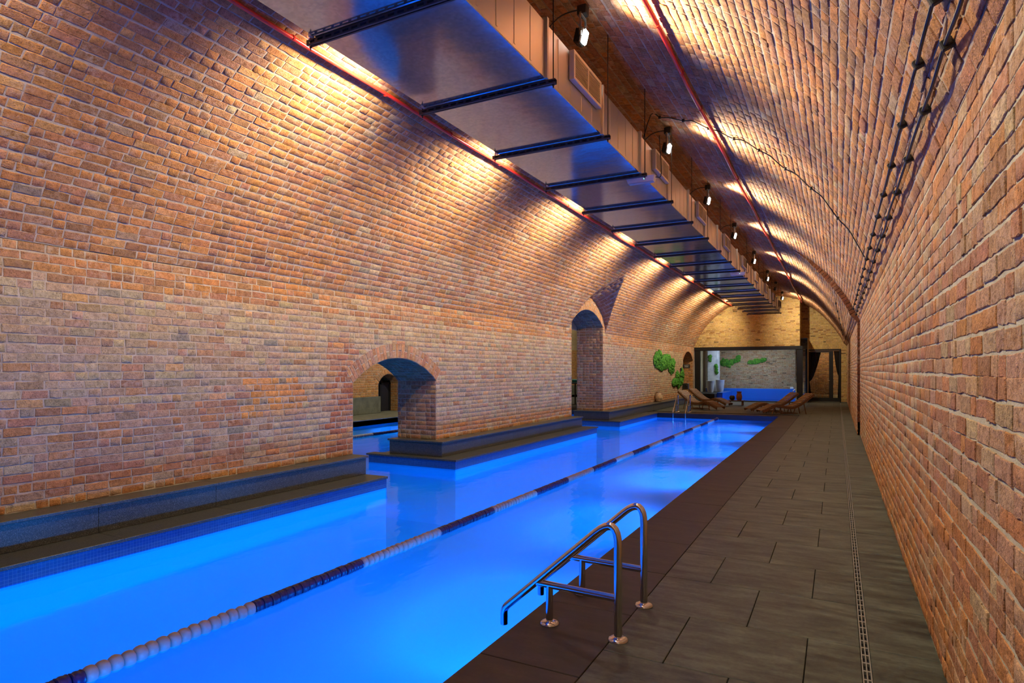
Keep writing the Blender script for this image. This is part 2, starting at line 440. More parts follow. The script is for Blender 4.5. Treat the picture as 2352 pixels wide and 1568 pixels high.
        o = bpy.data.objects.new('bricks', me); COL.objects.link(o); o.parent = parent; o['kind'] = 'stuff'
        return o
def lin(r, g, b): return np.array([((x / 255 + .055) / 1.055) ** 2.4 if x > 10 else x / 255 / 12.92 for x in (r, g, b)])
def lf(c, k, seed):
    """slow noise in [0,1] over a wall"""
    return .5 + .25 * (math.sin(c[1] * k + seed) + math.sin(c[2] * k * 1.7 + c[1] * k * .6 + seed * 2.3 + c[0])) 
C_RED, C_ORANGE, C_BROWN, C_PINK, C_PALE, C_GREY, C_SLATE, C_AMBER = (lin(158, 104, 80), lin(174, 112, 68), lin(146, 102, 76), lin(164, 126, 104), lin(168, 142, 118), lin(144, 124, 106), lin(114, 110, 104), lin(188, 132, 86))
def choose(table):
    tot = sum(t for t, _ in table); mean = sum(t * c for t, c in table) / tot; r = random.random() * tot
    for t, c in table:
        r -= t
        if r <= 0: return (c * .68 + mean * .32) * np.array([1.11, 1.21, 1.09]) * random.uniform(.86, 1.14) * np.array([1, random.uniform(.94, 1.06), random.uniform(.9, 1.08)])
    return table[-1][1]
def tint_left(c):
    z, y = c[2], c[1]; q = lf(c, .9, 1.)
    if abs(y - 5.9) < .5 and .98 < z < 1.5: return choose([(4, lin(196, 126, 68)), (2, C_ORANGE), (1, C_PINK), (.6, C_SLATE)])
    if 6.85 < y < 7.5 and z < 2.0: return choose([(4, C_RED), (2, lin(150, 84, 60)), (1.5, C_PINK), (.7, C_AMBER)])
    if z < .56: return choose([(4, C_ORANGE), (2, C_RED), (1, C_PINK), (1, C_PALE)])
    if z < 2.42:
        if z < 1.2 and y < 5.5: return choose([(3, C_RED), (4, C_PINK), (1.0, C_ORANGE), (.5, C_GREY), (.12, C_SLATE), (1.2, C_PALE)])
        return choose([(4.4, C_PINK), (3.4 + 2 * q, C_PALE), (.8, C_RED), (1.0, C_GREY), (.14, C_SLATE), (.3, C_AMBER)])
    return tint_vault(c)
def tint_vault(c):
    z = c[2]; q = lf(c, .7, 2.); left = c[0] < VC
    if left and z < 3.7 and q > .42: return choose([(3, C_RED), (2.6, C_BROWN), (2.0, C_PINK), (.6, C_GREY), (.8 + 2 * (q - .4), C_PALE), (.05, C_SLATE), (1.6, C_ORANGE)])
    if left: return choose([(5, C_ORANGE), (1.6, C_RED), (3, C_BROWN), (.8, C_AMBER), (.25, C_GREY), (.03, C_SLATE)])
    return choose([(4, C_BROWN), (3, C_RED), (3, C_ORANGE), (1.0, C_PINK), (.6 * q + .2, C_PALE), (.15, C_GREY)])
def tint_right(c):
    q = lf(c, .8, 4.)
    if c[2] < .9 and q > .45: return choose([(4, C_ORANGE), (3, C_RED), (1, C_PINK), (.6, C_BROWN), (.1, C_SLATE)])
    return choose([(4.2, C_PINK), (3.0, C_RED), (.9, C_PALE), (2.0, C_ORANGE), (1.4, C_BROWN), (.11, C_SLATE), (.12, C_GREY)])
C_TAN, C_TAN2, C_RUST, C_CHAR = lin(196, 156, 100), lin(184, 142, 88), lin(132, 84, 48), lin(56, 46, 40)
def tint_tan(c):
    band = .5 + .5 * math.sin(round(c[2] / .075) * 12.9898)
    return choose([(5, C_TAN), (4, C_TAN2), (.35 + (2.2 if band > .86 else 0), C_RUST), (.07, C_CHAR)])
def tint_grey(c): return choose([(3, C_BROWN), (3, C_GREY), (2, C_PINK), (1, C_PALE), (.3, C_CHAR)])
def tint_amber(c): return choose([(4, C_AMBER), (3, C_ORANGE), (2, lin(180, 128, 74)), (1, C_BROWN)])
def tint_wet(c): return choose([(4, C_BROWN), (4, C_RED), (1.2, C_PINK), (.8, C_AMBER), (.6, C_GREY)])

def minus(spans, cut):
    """spans less the interval cut"""
    if not cut: return spans
    out = []
    for a, b in spans:
        if cut[1] <= a or cut[0] >= b: out.append((a, b)); continue
        if cut[0] > a + .03: out.append((a, cut[0]))
        if cut[1] < b - .03: out.append((cut[1], b))
    return out
def arc_r(A): h = (A['y1'] - A['y0']) / 2; return (h * h + A['rise'] ** 2) / (2 * A['rise'])
def arc_cut(A, z, extra=0.):
    """the y interval an arched opening (its ring of bricks included, extra = ring depth) takes at height z"""
    h = (A['y1'] - A['y0']) / 2; m = (A['y0'] + A['y1']) / 2; R = arc_r(A); zc = A['zs'] + A['rise'] - R
    if z < A['zs']: w0 = h
    else: w0 = math.sqrt(max(R * R - (z - zc) ** 2, 0)) if z < zc + R else 0
    w1 = 0
    if extra and z > A['zs'] - extra * .35:
        Ro = R + extra
        if z < zc + Ro:
            w1 = math.sqrt(Ro * Ro - (z - zc) ** 2)
            ang = math.asin(min(1, h / R)); edge = (z - zc) * math.tan(ang)     # the ring ends on the skewback line
            w1 = min(w1, max(edge, 0))
    wd = max(w0, w1)
    return (m - wd, m + wd) if wd > 0 else None

def grid_rows(z0, z1, ch=CH):
    k = max(1, round((z1 - z0) / ch)); return [z0 + (z1 - z0) * i / k for i in range(k + 1)]
RING = .25
# ================================================================== SETTING
def bedding(mb, a, b, spans, up):
    """mortar bed strip between course boundary points a and b (x, z), along y"""
    for y0, y1 in spans:
        n = max(1, int((y1 - y0) / 3)); 
        for i in range(n):
            q0 = y0 + (y1 - y0) * i / n; q1 = y0 + (y1 - y0) * (i + 1) / n
            p = [(a[0], q0, a[1]), (a[0], q1, a[1]), (b[0], q1, b[1]), (b[0], q0, b[1])]
            mb.add(p, [(0, 1, 2, 3)] if up else [(3, 2, 1, 0)])
NICHE = dict(y0=30.9, y1=33.25, zs=2.1, rise=.45)
def build_left_wall():
    B = Bricks(); mb = MB(); zz = grid_rows(ZU, ZS)
    for z0, z1 in zip(zz[:-1], zz[1:]):
        zm = (z0 + z1) / 2; sp = [(YN, Y1)]
        bed = minus(minus(minus(sp, arc_cut(A1, z0, .13)), arc_cut(A2, z0, .13)), arc_cut(NICHE, z0, .13))
        sp = minus(minus(sp, arc_cut(A1, zm, RING)), arc_cut(A2, zm, RING)); sp = minus(sp, arc_cut(NICHE, zm, RING))
        bedding(mb, (XL, z0), (XL, z1), bed, True)
        B.row((XL, 0, zm), (0, 1, 0), (0, 0, 1), (1, 0, 0), sp, z1 - z0, tint_left)
    # the face over the tall arch, inside the lunette
    zz = grid_rows(ZS, LZC0)
    for z0, z1 in zip(zz[:-1], zz[1:]):
        zm = (z0 + z1) / 2; hw = LW * math.sqrt(max(0, 1 - ((zm - ZS) / (LZC0 - ZS)) ** 2)); sp = [(LY - hw, LY + hw)]
        bedding(mb, (XL, z0), (XL, z1), minus(sp, arc_cut(A2, z0, .13)), True)
        B.row((XL, 0, zm), (0, 1, 0), (0, 0, 1), (1, 0, 0), minus(sp, arc_cut(A2, zm, RING)), z1 - z0, tint_left)
    # jamb faces (they look towards the camera) and the two soffits
    for A, top in ((A1, A1['zs']), (A2, A2['zs']), (NICHE, NICHE['zs'])):
        dpt = .55 if A is NICHE else WT
        zz = grid_rows(ZU if A is not NICHE else 0.0, top); y = A['y1']
        for z0, z1 in zip(zz[:-1], zz[1:]):
            zm = (z0 + z1) / 2
            mb.add([(XL, y, z0), (XL - dpt, y, z0), (XL - dpt, y, z1), (XL, y, z1)], [(0, 1, 2, 3)])
            B.row((XL, y, zm), (-1, 0, 0), (0, 0, 1), (0, -1, 0), [(.0, dpt)], z1 - z0, tint_wet if A is not NICHE else tint_amber)
            mb.add([(XL, A['y0'], z0), (XL - dpt, A['y0'], z0), (XL - dpt, A['y0'], z1), (XL, A['y0'], z1)], [(3, 2, 1, 0)])
        R = arc_r(A); m = (A['y0'] + A['y1']) / 2; zc = A['zs'] + A['rise'] - R; am = math.asin((A['y1'] - A['y0']) / 2 / R)
        k = max(6, round(2 * am * R / CH))
        for i in range(k):
            t0, t1 = -am + 2 * am * i / k, -am + 2 * am * (i + 1) / k; tm = (t0 + t1) / 2
            p = [(XL, m + R * math.sin(t), zc + R * math.cos(t)) for t in (t0, t1)]; q = [(XL - dpt, a[1], a[2]) for a in p]
            mb.add([p[0], p[1], q[1], q[0]], [(0, 1, 2, 3)])
            B.row((XL, m + R * math.sin(tm), zc + R * math.cos(tm)), (-1, 0, 0), (0, math.cos(tm), -math.sin(tm)), (0, -math.sin(tm), -math.cos(tm)), [(.0, dpt)], 2 * am * R / k, tint_wet)
    # back of the niche
    mb.add([(XL - .55, NICHE['y0'] - .1, 0), (XL - .55, NICHE['y1'] + .1, 0), (XL - .55, NICHE['y1'] + .1, 2.8), (XL - .55, NICHE['y0'] - .1, 2.8)], [(0, 1, 2, 3)])
    w = mb.build('wall_left', 'mortar'); w['kind'] = 'structure'
    B.build(w)
    # the far faces of the same wall, seen only from the second pool
    bk = MB(); x = XL - WT
    for y0, y1 in ((-3, A1['y0']), (A1['y1'], A2['y0']), (A2['y1'], Y1)): bk.add([(x, y0, 0), (x, y1, 0), (x, y1, 5), (x, y0, 5)], [(3, 2, 1, 0)])
    for A in (A1, A2):
        z = A['zs'] + A['rise']; bk.add([(x, A['y0'], z), (x, A['y1'], z), (x, A['y1'], 5), (x, A['y0'], 5)], [(3, 2, 1, 0)])
    bk.add([(XL, -3, 0), (XL, YN, 0), (XL, YN, ZS), (XL, -3, ZS)], [(0, 1, 2, 3)])
    o = bk.build('wall_left_rear_face', 'brickwork'); o['kind'] = 'structure'
    # rings of voussoirs, one structure piece per arch
    for name, A in (('trim_1', A1), ('trim_2', A2), ('trim_3', NICHE)):
        V = Bricks(); r = MB(); R = arc_r(A); m = (A['y0'] + A['y1']) / 2; zc = A['zs'] + A['rise'] - R; am = math.asin((A['y1'] - A['y0']) / 2 / R)
        k = round(2 * am * (R + RING / 2) / .082)
        tf = (lambda c: choose([(4, lin(176, 120, 84)), (2, C_PINK), (1.5, C_RED), (.6, C_BROWN), (.4, C_GREY)]))
        for i in range(k):
            t = -am + 2 * am * (i + .5) / k; d = np.array([0, math.sin(t), math.cos(t)]); tg = np.array([0, math.cos(t), -math.sin(t)])
            split = [(0, RING)] if i % 2 else [(0, RING * .48), (RING * .52, RING)]
            wv = 2 * am * (R + RING / 2) / k - .012
            for a0, a1 in split:
                c = np.array([XL, m, zc]) + d * (R + (a0 + a1) / 2)
                V.add(c, tg, d, np.array([1., 0, 0]), wv * (R + (a0 + a1) / 2) / (R + RING / 2), a1 - a0 - .010, tf(c), random.gauss(.004, .002))
        n = 24; pts = []
        for i in range(n + 1):
            t = -am + 2 * am * i / n
            for rr in (R, R + RING): pts.append((XL + .002, m + rr * math.sin(t), zc + rr * math.cos(t)))
        r.add(pts, [(2 * i, 2 * i + 2, 2 * i + 3, 2 * i + 1) for i in range(n)])
        o = r.build(name, 'mortar'); o['kind'] = 'structure'; V.build(o)
build_left_wall()

def build_right_wall():
    B = Bricks(); mb = MB(); zz = grid_rows(0, ZS)
    for z0, z1 in zip(zz[:-1], zz[1:]):
        zm = (z0 + z1) / 2
        for xr, sp in ((XR, [(YN, RIBY)]), (XR - .06, [(RIBY, Y2)])):
            mbs = sp
            bedding(mb, (xr, z0), (xr, z1), mbs, False)
            B.row((xr, 0, zm), (0, 1, 0), (0, 0, 1), (-1, 0, 0), sp, z1 - z0, tint_right, jt=.0118, wob=.006, depth=.0022)
    mb.add([(XR, -3, 0), (XR, YN, 0), (XR, YN, ZS), (XR, -3, ZS)], [(3, 2, 1, 0)])
    w = mb.build('wall_right', 'mortar_grey'); w['kind'] = 'structure'
    B.build(w)
build_right_wall()

def arc_points(inset):
    """equal steps along the vault from the left springing to the right one"""
    a, b = VA - inset, VB - inset; xl, xr = XL, XR
    P = []
    for i in range(4001):
        x = xl + (xr - xl) * i / 4000; q = 1 - ((x - VC) / a) ** 2; P.append((x, VZ0 + b * math.sqrt(max(q, 0))))
    P = np.array(P); s = np.concatenate([[0], np.cumsum(np.linalg.norm(np.diff(P, axis=0), axis=1))]); k = round(s[-1] / CH)
    u = np.linspace(0, s[-1], k + 1); return np.stack([np.interp(u, s, P[:, 0]), np.interp(u, s, P[:, 1])], 1)
def build_vault():
    B = Bricks(); mb = MB()
    P = arc_points(0.)
    def cut_lun(x, z):
        if x > -4.9: return None
        zc = lun_crown(x); r = (z - ZS) / (zc - ZS)
        return (LY - LW * math.sqrt(1 - r * r), LY + LW * math.sqrt(1 - r * r)) if 0 <= r < 1 else None
    def course(p0, p1, spans, insetv):
        pm = (p0 + p1) / 2; t = (p1 - p0) / np.linalg.norm(p1 - p0); n = np.array([t[1], -t[0]]); 
        L = np.linalg.norm(p1 - p0)
        sp = minus(spans, cut_lun(*pm))
        bedding(mb, p0, p1, sp, True)
        right = pm[0] > VC
        B.row((pm[0], 0, pm[1]), (0, 1, 0), (t[0], 0, t[1]), (n[0], 0, n[1]), sp, L, tint_vault, jt=.014 if not right else .012, wob=.006, depth=.002 if not right else .0032)
    for p0, p1 in zip(P[:-1], P[1:]):
        xm = (p0[0] + p1[0]) / 2
        if xm > VC + .2: course(p0, p1, [(YN, RIBY)], 0)
        else: course(p0, p1, [(YN, Y1 + .05)], 0)
    # right half beyond the rib: a slightly tighter ring
    Q = [p for p in P if p[0] > VC + .2 - .1]; Q = np.array(Q)
    def tight(p):
        f = min(1., max(0., (p[0] - (VC + 1.9)) / 1.2)); f = f * f * (3 - 2 * f)
        c = np.array([VC, VZ0]); d = (p - c); d = d / np.linalg.norm(d); return p - d * (.13 * f) * np.array([1, 1]) if p[1] > ZS + .3 else np.array([p[0] - .06 - .07 * f * min(1, (p[1] - ZS) / .3), p[1] - .1 * f * min(1, (p[1] - ZS) / .3)])
    QT = np.array([tight(p) for p in Q])
    for p0, p1 in zip(QT[:-1], QT[1:]): course(p0, p1, [(RIBY, Y2)], 1)
    # lunette faces over the tall arch
    K = 26
    def lun_pt(phi, x): return np.array([x, LY + LW * math.cos(phi), ZS + (lun_crown(x) - ZS) * math.sin(phi)])
    def lun_end(phi):
        x = XL
        while x < -4.9 and vz(x) > lun_pt(phi, x)[2]: x += .01
        # walk on until the main vault is above the lunette again
        x = XL + .005
        while x < -4.9 and lun_pt(phi, x)[2] > vz(x): x += .005
        return x
    for i in range(K):
        f0, f1 = PI * i / K, PI * (i + 1) / K; fm = (f0 + f1) / 2
        e0, e1, em = lun_end(f0), lun_end(f1), lun_end(fm)
        a, b, c, d = lun_pt(f0, XL), lun_pt(f0, e0), lun_pt(f1, e1), lun_pt(f1, XL)
        mb.add([a, b, c, d], [(0, 1, 2, 3)])
        if em - XL < .06: continue
        s0, s1 = lun_pt(fm, XL), lun_pt(fm, em); ea = (s1 - s0) / np.linalg.norm(s1 - s0)
        eb = lun_pt(f1, XL) - lun_pt(f0, XL); wdt = np.linalg.norm(eb); eb = eb - ea * eb.dot(ea); eb /= np.linalg.norm(eb)
        en = np.cross(ea, eb); cen = np.array([XL + .5, LY, ZS])
        if en.dot(cen - s0) < 0: en = -en
        B.row(s0, ea, eb, en, [(0, np.linalg.norm(s1 - s0))], wdt * .97, lambda c: choose([(4, C_RED), (3, C_BROWN), (1, C_PINK)]), wob=.001)
    # behind the camera
    for p0, p1 in zip(P[:-1:6], list(P[6::6]) + [P[-1]]):
        mb.add([(p0[0], -3, p0[1]), (p0[0], YN, p0[1]), (p1[0], YN, p1[1]), (p1[0], -3, p1[1])], [(0, 1, 2, 3)])
    o = mb.build('ceiling', 'mortar'); o['kind'] = 'structure'
    B.build(o)
    # the stepped ring where the vault tightens
    r = MB(); R = Bricks(); pr = [(XR, 0.32), (XR, ZS)] ; qi = [(XR - .06, .32), (XR - .06, ZS)]
    for p, t in zip(Q, QT):
        if p[1] > ZS and np.linalg.norm(p - t) > .004: pr.insert(len(pr), tuple(p)); qi.insert(len(qi), tuple(t))
    mid = [(tuple(p), tuple(t)) for p, t in zip(pr[2:], qi[2:])][::-1]
    pr = [pr[0], pr[1]] + [m[0] for m in mid]; qi = [qi[0], qi[1]] + [m[1] for m in mid]
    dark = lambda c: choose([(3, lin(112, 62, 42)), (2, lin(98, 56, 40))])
    for i in range(len(pr) - 1):
        a, b, c, d = pr[i], pr[i + 1], qi[i + 1], qi[i]
        r.add([(q[0], RIBY - .001, q[1]) for q in (a, b, c, d)], [(0, 1, 2, 3), (3, 2, 1, 0)])
        n = max(1, round(math.dist(a, b) / CH))
        for k in range(n):
            f = (k + .5) / n; p = np.array([a[0] + (b[0] - a[0]) * f, a[1] + (b[1] - a[1]) * f]); t = np.array([d[0] + (c[0] - d[0]) * f, d[1] + (c[1] - d[1]) * f])
            wd = np.linalg.norm(p - t)
            if wd < .025: continue
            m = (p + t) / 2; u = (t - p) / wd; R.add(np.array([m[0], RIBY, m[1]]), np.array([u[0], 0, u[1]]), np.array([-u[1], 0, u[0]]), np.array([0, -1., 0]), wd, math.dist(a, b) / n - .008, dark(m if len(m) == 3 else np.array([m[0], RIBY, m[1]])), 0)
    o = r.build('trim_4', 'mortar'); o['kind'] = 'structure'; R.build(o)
build_vault()

def build_end_walls():
    ch = .075; RX = -1.63
    # wall over the hot pool
    B = Bricks(); mb = MB(); ztop = 2.80
    zz = grid_rows(ztop, 5.35, ch)
    for z0, z1 in zip(zz[:-1], zz[1:]):
        zm = (z0 + z1) / 2
        q = (zm - VZ0) / VB
        if q >= 1: continue
        xl = max(XL, VC - VA * math.sqrt(1 - q * q)) - .05
        mb.add([(xl, Y1, z0), (RX, Y1, z0), (RX, Y1, z1), (xl, Y1, z1)], [(0, 1, 2, 3)])
        B.row((0, Y1, zm), (1, 0, 0), (0, 0, 1), (0, -1, 0), [(xl, RX)], z1 - z0, tint_tan, jt=.011, head=.35, wob=0, depth=.002)
        mb.add([(RX, Y1, z0), (RX, Y2, z0), (RX, Y2, z1), (RX, Y1, z1)], [(0, 1, 2, 3)])
        B.row((RX, Y1, zm), (0, 1, 0), (0, 0, 1), (1, 0, 0), [(0, Y2 - Y1)], z1 - z0, tint_tan, jt=.011, wob=0, depth=.002)
    o = mb.build('wall_back', 'mortar_tan'); o['kind'] = 'structure'; B.build(o)
    # wall with the glazed door
    B = Bricks(); mb = MB(); D0, D1, DT = -1.45, .16, 2.68
    zz = grid_rows(0, 5.35, ch)
    for z0, z1 in zip(zz[:-1], zz[1:]):
        zm = (z0 + z1) / 2; xr = XR + .05; q = (zm - VZ0) / VB
        if q >= 1: continue
        if zm > ZS: xr = min(xr, VC + VA * math.sqrt(1 - q * q) + .02)
        sp = [(RX - .3, xr)] if zm > DT else [(RX - .3, D0), (D1, xr)]
        for a, b in sp: mb.add([(a, Y2, z0), (b, Y2, z0), (b, Y2, z1), (a, Y2, z1)], [(0, 1, 2, 3)])
        if DT < zm < DT + .22: sp = minus(sp, (D0, D1))
        B.row((0, Y2, zm), (1, 0, 0), (0, 0, 1), (0, -1, 0), sp, z1 - z0, tint_tan, jt=.011, wob=0, depth=.002)
    for i in range(21):        # soldier course over the door
        c = np.array([D0 + (i + .5) * (D1 - D0) / 21, Y2, DT + .115]); B.add(c, np.array([1., 0, 0]), np.array([0, 0, 1.]), np.array([0, -1., 0]), (D1 - D0) / 21 - .011, .215, tint_tan(c), 0)
    o = mb.build('wall_back_recess', 'mortar_tan'); o['kind'] = 'structure'; B.build(o)
    return D0, D1, DT
DOOR0, DOOR1, DOORT = build_end_walls()

# ------------------------------------------------------------------ floor: bed, tiles, coping
fb = MB(); fb.box(PXR, XR + .3, -3, Y2 + 2.5, -.3, -.022); fb.box(PXL - .4, PXR, PYE, Y1, -.3, -.022); fb.box(-20, -8.0, PYE, Y1 + 1, -.3, -.0)
floor = fb.build('floor', 'grout'); floor['kind'] = 'structure'
TS = .71
def tile(x0, x1, y0, y1, mat='deck_tile', name='tile', z=0., g=.0022):
    b = MB(); j = random.uniform(-.0012, .0012); b.box(x0 + g, x1 - g, y0 + g, y1 - g, z - .021, z + j, .003); return b.at(name, mat, floor)
XT0, XT1 = -1.19, .118
row = 0; y = 3.38 - TS * 1.015 * 6
while y < Y2:
    y1 = min(y + TS * 1.015, Y2); x = XT0 + (.345 if row % 2 == 0 else .69)
    xs = [XT0, x, min(x + .69, XT1), XT1] if x + .69 < XT1 - .02 else [XT0, x, XT1]
    for a, b in zip(xs[:-1], xs[1:]):
        if b - a > .02: tile(a, b, y, y1)
    tile(.162, XR + .02, y, y1)
    if y > PYE + .55:
        xs = [PXR - .0] + [PXR - .33 - .69 * k - (.345 if row % 2 else 0) for k in range(7)]; xs = [q for q in xs if q > PXL - .42] + [PXL - .40]
        for a, b in zip(xs[:-1], xs[1:]):
            if y1 < Y1 or True: tile(b, a, y, min(y1, Y1)) if y < Y1 - .05 and a - b > .03 else None
        tile(PXR, XT0, y, y1)
    row += 1; y = y1
y = -2.5
while y < PYE + .02:
    tile(PXR - .025, XT0, y, min(y + .92, PYE + .6), 'coping_stone', 'coping_slab'); y += .92
x = PXR
while x > PXL - .38:
    x0 = max(x - .92, PXL - .4); tile(x0, x, PYE - .02, PYE + .60, 'coping_stone', 'coping_slab'); x = x0
# linear drain
dr = thing('drain_grate', 'long narrow slotted steel drain set in the dark tiles beside the right wall', 'drain', (.14, 16, 0))
d = MB(); Lh = 18.2
d.box(-.022, -.016, -Lh, Lh, -.02, .001); d.box(.016, .022, -Lh, Lh, -.02, .001); d.box(-.003, .003, -Lh, Lh, -.02, .0005); d.build('grate_rail', 'steel_drain', dr)
d = MB(); d.box(-.016, .016, -Lh, Lh, -.0215, -.019); d.build('channel', 'dark_gutter', dr)
d = MB(); k = -Lh
while k < Lh: d.box(-.017, .017, k, k + .014, -.02, .0); k += .105
o = d.build('cross_bars', 'steel_drain', dr); o['kind'] = 'stuff'

# ------------------------------------------------------------------ plinths (two steps of dark granite along the arched wall)
def slab_run(par, name, x0, x1, y0, y1, z0, z1, mat, L=1.3):
    n = max(1, round((y1 - y0) / L))
    for i in range(n):
        b = MB(); b.box(x0, x1, y0 + (y1 - y0) * i / n + .001, y0 + (y1 - y0) * (i + 1) / n - .001, z0, z1, .003); b.at(name, mat, par)
def plinth(name, y0, y1, near, far, xb=-8.06):
    # near/far: how far the steps stand out past the brick ends
    core = MB(); core.box(xb + .06, PXL - .055, y0 - near * .8, y1 + far * .8, -.15, -.035)
    core.box(xb + .42, -6.445, y0 - near * .08, y1 + far * .08, -.03, ZU - .035)
    o = core.build(name, 'grout'); o['kind'] = 'structure'
    lw = MB(); lw.box(xb + .05, PXL - .04, y0 - near + .04, y1 + far - .04 if far else y1, -1.21, ZW - .0301); lw.build('pool_side', 'pool_plaster', o)
    a0, a1 = y0 - near * .35 - (.0 if near else 0), y1 + far * .35
    mo = MB(); mo.box(xb + .04, PXL - .03, y0 - near + .03, y1 + far - .03 if far else y1, ZW - .03, -.034); mo.build('mosaic_band', 'mosaic', o)
    slab_run(o, 'lower_slab', -6.46, PXL, y0 - near, y1 + far, -.033, 0, 'granite')
    for q0, q1 in ((y0 - near, y0 - near + .24), (y1 + far - .24, y1 + far)):
        b = MB(); b.box(xb, -6.461, q0, q1, -.033, 0, .003); b.at('lower_slab', 'granite', o)
    i0, i1 = (y0 - near + .19 if near else y0), (y1 + far - .16 if far else y1)
    slab_run(o, 'riser', -6.46, -6.43, i0, i1, .001, ZU - .031, 'granite')
    b = MB(); b.box(xb + .42, -6.431, i0 - .001, i0 + .03, .001, ZU - .031, .002); b.at('riser', 'granite', o)
    b = MB(); b.box(xb + .42, -6.431, i1 - .03, i1 + .001, .001, ZU - .031, .002); b.at('riser', 'granite', o)
    slab_run(o, 'upper_slab', XL - .1, -6.40, i0 - .03, i1 + .03, ZU - .03, ZU, 'granite')
    b = MB(); b.box(xb + .39, XL - .101, i0 - .03, i0 + .34, ZU - .03, ZU, .003); b.at('upper_slab', 'granite', o)
    b = MB(); b.box(xb + .39, XL - .101, i1 - .34, i1 + .03, ZU - .03, ZU, .003); b.at('upper_slab', 'granite', o)
    return o
plinth('trim_5', -3.0, 7.40, 0, 0)
plinth('trim_6', 9.70, 16.45, .42, .24)
# third plinth runs on along the deck
def plinth3():
    y0 = A2['y1'] - .42
    core = MB(); core.box(-8.0, PXL - .055, y0 + .06, PYE, -.15, -.035); core.box(-7.6, -6.445, y0 + .25, Y1, -.03, ZU - .035)
    o = core.build('trim_7', 'grout'); o['kind'] = 'structure'
    lw = MB(); lw.box(-8.01, PXL - .04, y0 + .04, PYE, -1.21, ZW - .0301); lw.build('pool_side', 'pool_plaster', o)
    mo = MB(); mo.box(-8.02, PXL - .03, y0 + .03, PYE, ZW - .03, -.034); mo.build('mosaic_band', 'mosaic', o)
    slab_run(o, 'lower_slab', -6.46, PXL, y0, PYE - .03, -.033, 0, 'granite'); b = MB(); b.box(-8.06, -6.461, y0, y0 + .24, -.033, 0, .003); b.at('lower_slab', 'granite', o)
    slab_run(o, 'riser', -6.46, -6.43, y0 + .19, NICHE['y0'], .001, ZU - .031, 'granite'); b = MB(); b.box(-7.64, -6.431, y0 + .189, y0 + .22, .001, ZU - .031, .002); b.at('riser', 'granite', o)
    slab_run(o, 'upper_slab', XL - .1, -6.40, y0 + .16, NICHE['y0'], ZU - .03, ZU, 'granite'); b = MB(); b.box(-7.67, XL - .101, y0 + .16, y0 + .53, ZU - .03, ZU, .003); b.at('upper_slab', 'granite', o)
plinth3()

# ------------------------------------------------------------------ pool basin and water
XF = -13.4
pb = MB()
pb.add([(XF, -3, -1.20), (PXR, -3, -1.20), (PXR, PYE, -1.20), (XF, PYE, -1.20)], [(0, 1, 2, 3)])
pb.add([(PXR, -3, -1.20), (PXR, PYE, -1.20), (PXR, PYE, -.022), (PXR, -3, -.022)], [(3, 2, 1, 0)])
pb.add([(XF, -3, -1.20), (XF, PYE, -1.20), (XF, PYE, -.022), (XF, -3, -.022)], [(0, 1, 2, 3)])
pb.add([(XF, PYE, -1.20), (PXR, PYE, -1.20), (PXR, PYE, -.19), (XF, PYE, -.19)], [(0, 1, 2, 3)])
pb.add([(XF, -3, -1.20), (PXR, -3, -1.20), (PXR, -3, 0), (XF, -3, 0)], [(3, 2, 1, 0)])
o = pb.build('pool_basin', 'pool_plaster'); o['kind'] = 'structure'
g = MB(); g.box(XF, PXR, PYE - .012, PYE + .02, -.20, -.023); g.build('gutter_band', 'dark_gutter', o)
wt = MB(); wt.add([(XF, -3, ZW), (PXR, -3, ZW), (PXR, PYE - .01, ZW), (XF, PYE - .01, ZW)], [(0, 1, 2, 3)])
tag(wt.build('pool_water', 'water'), 'still blue lit water filling the long swimming pool', 'water', kind='stuff')

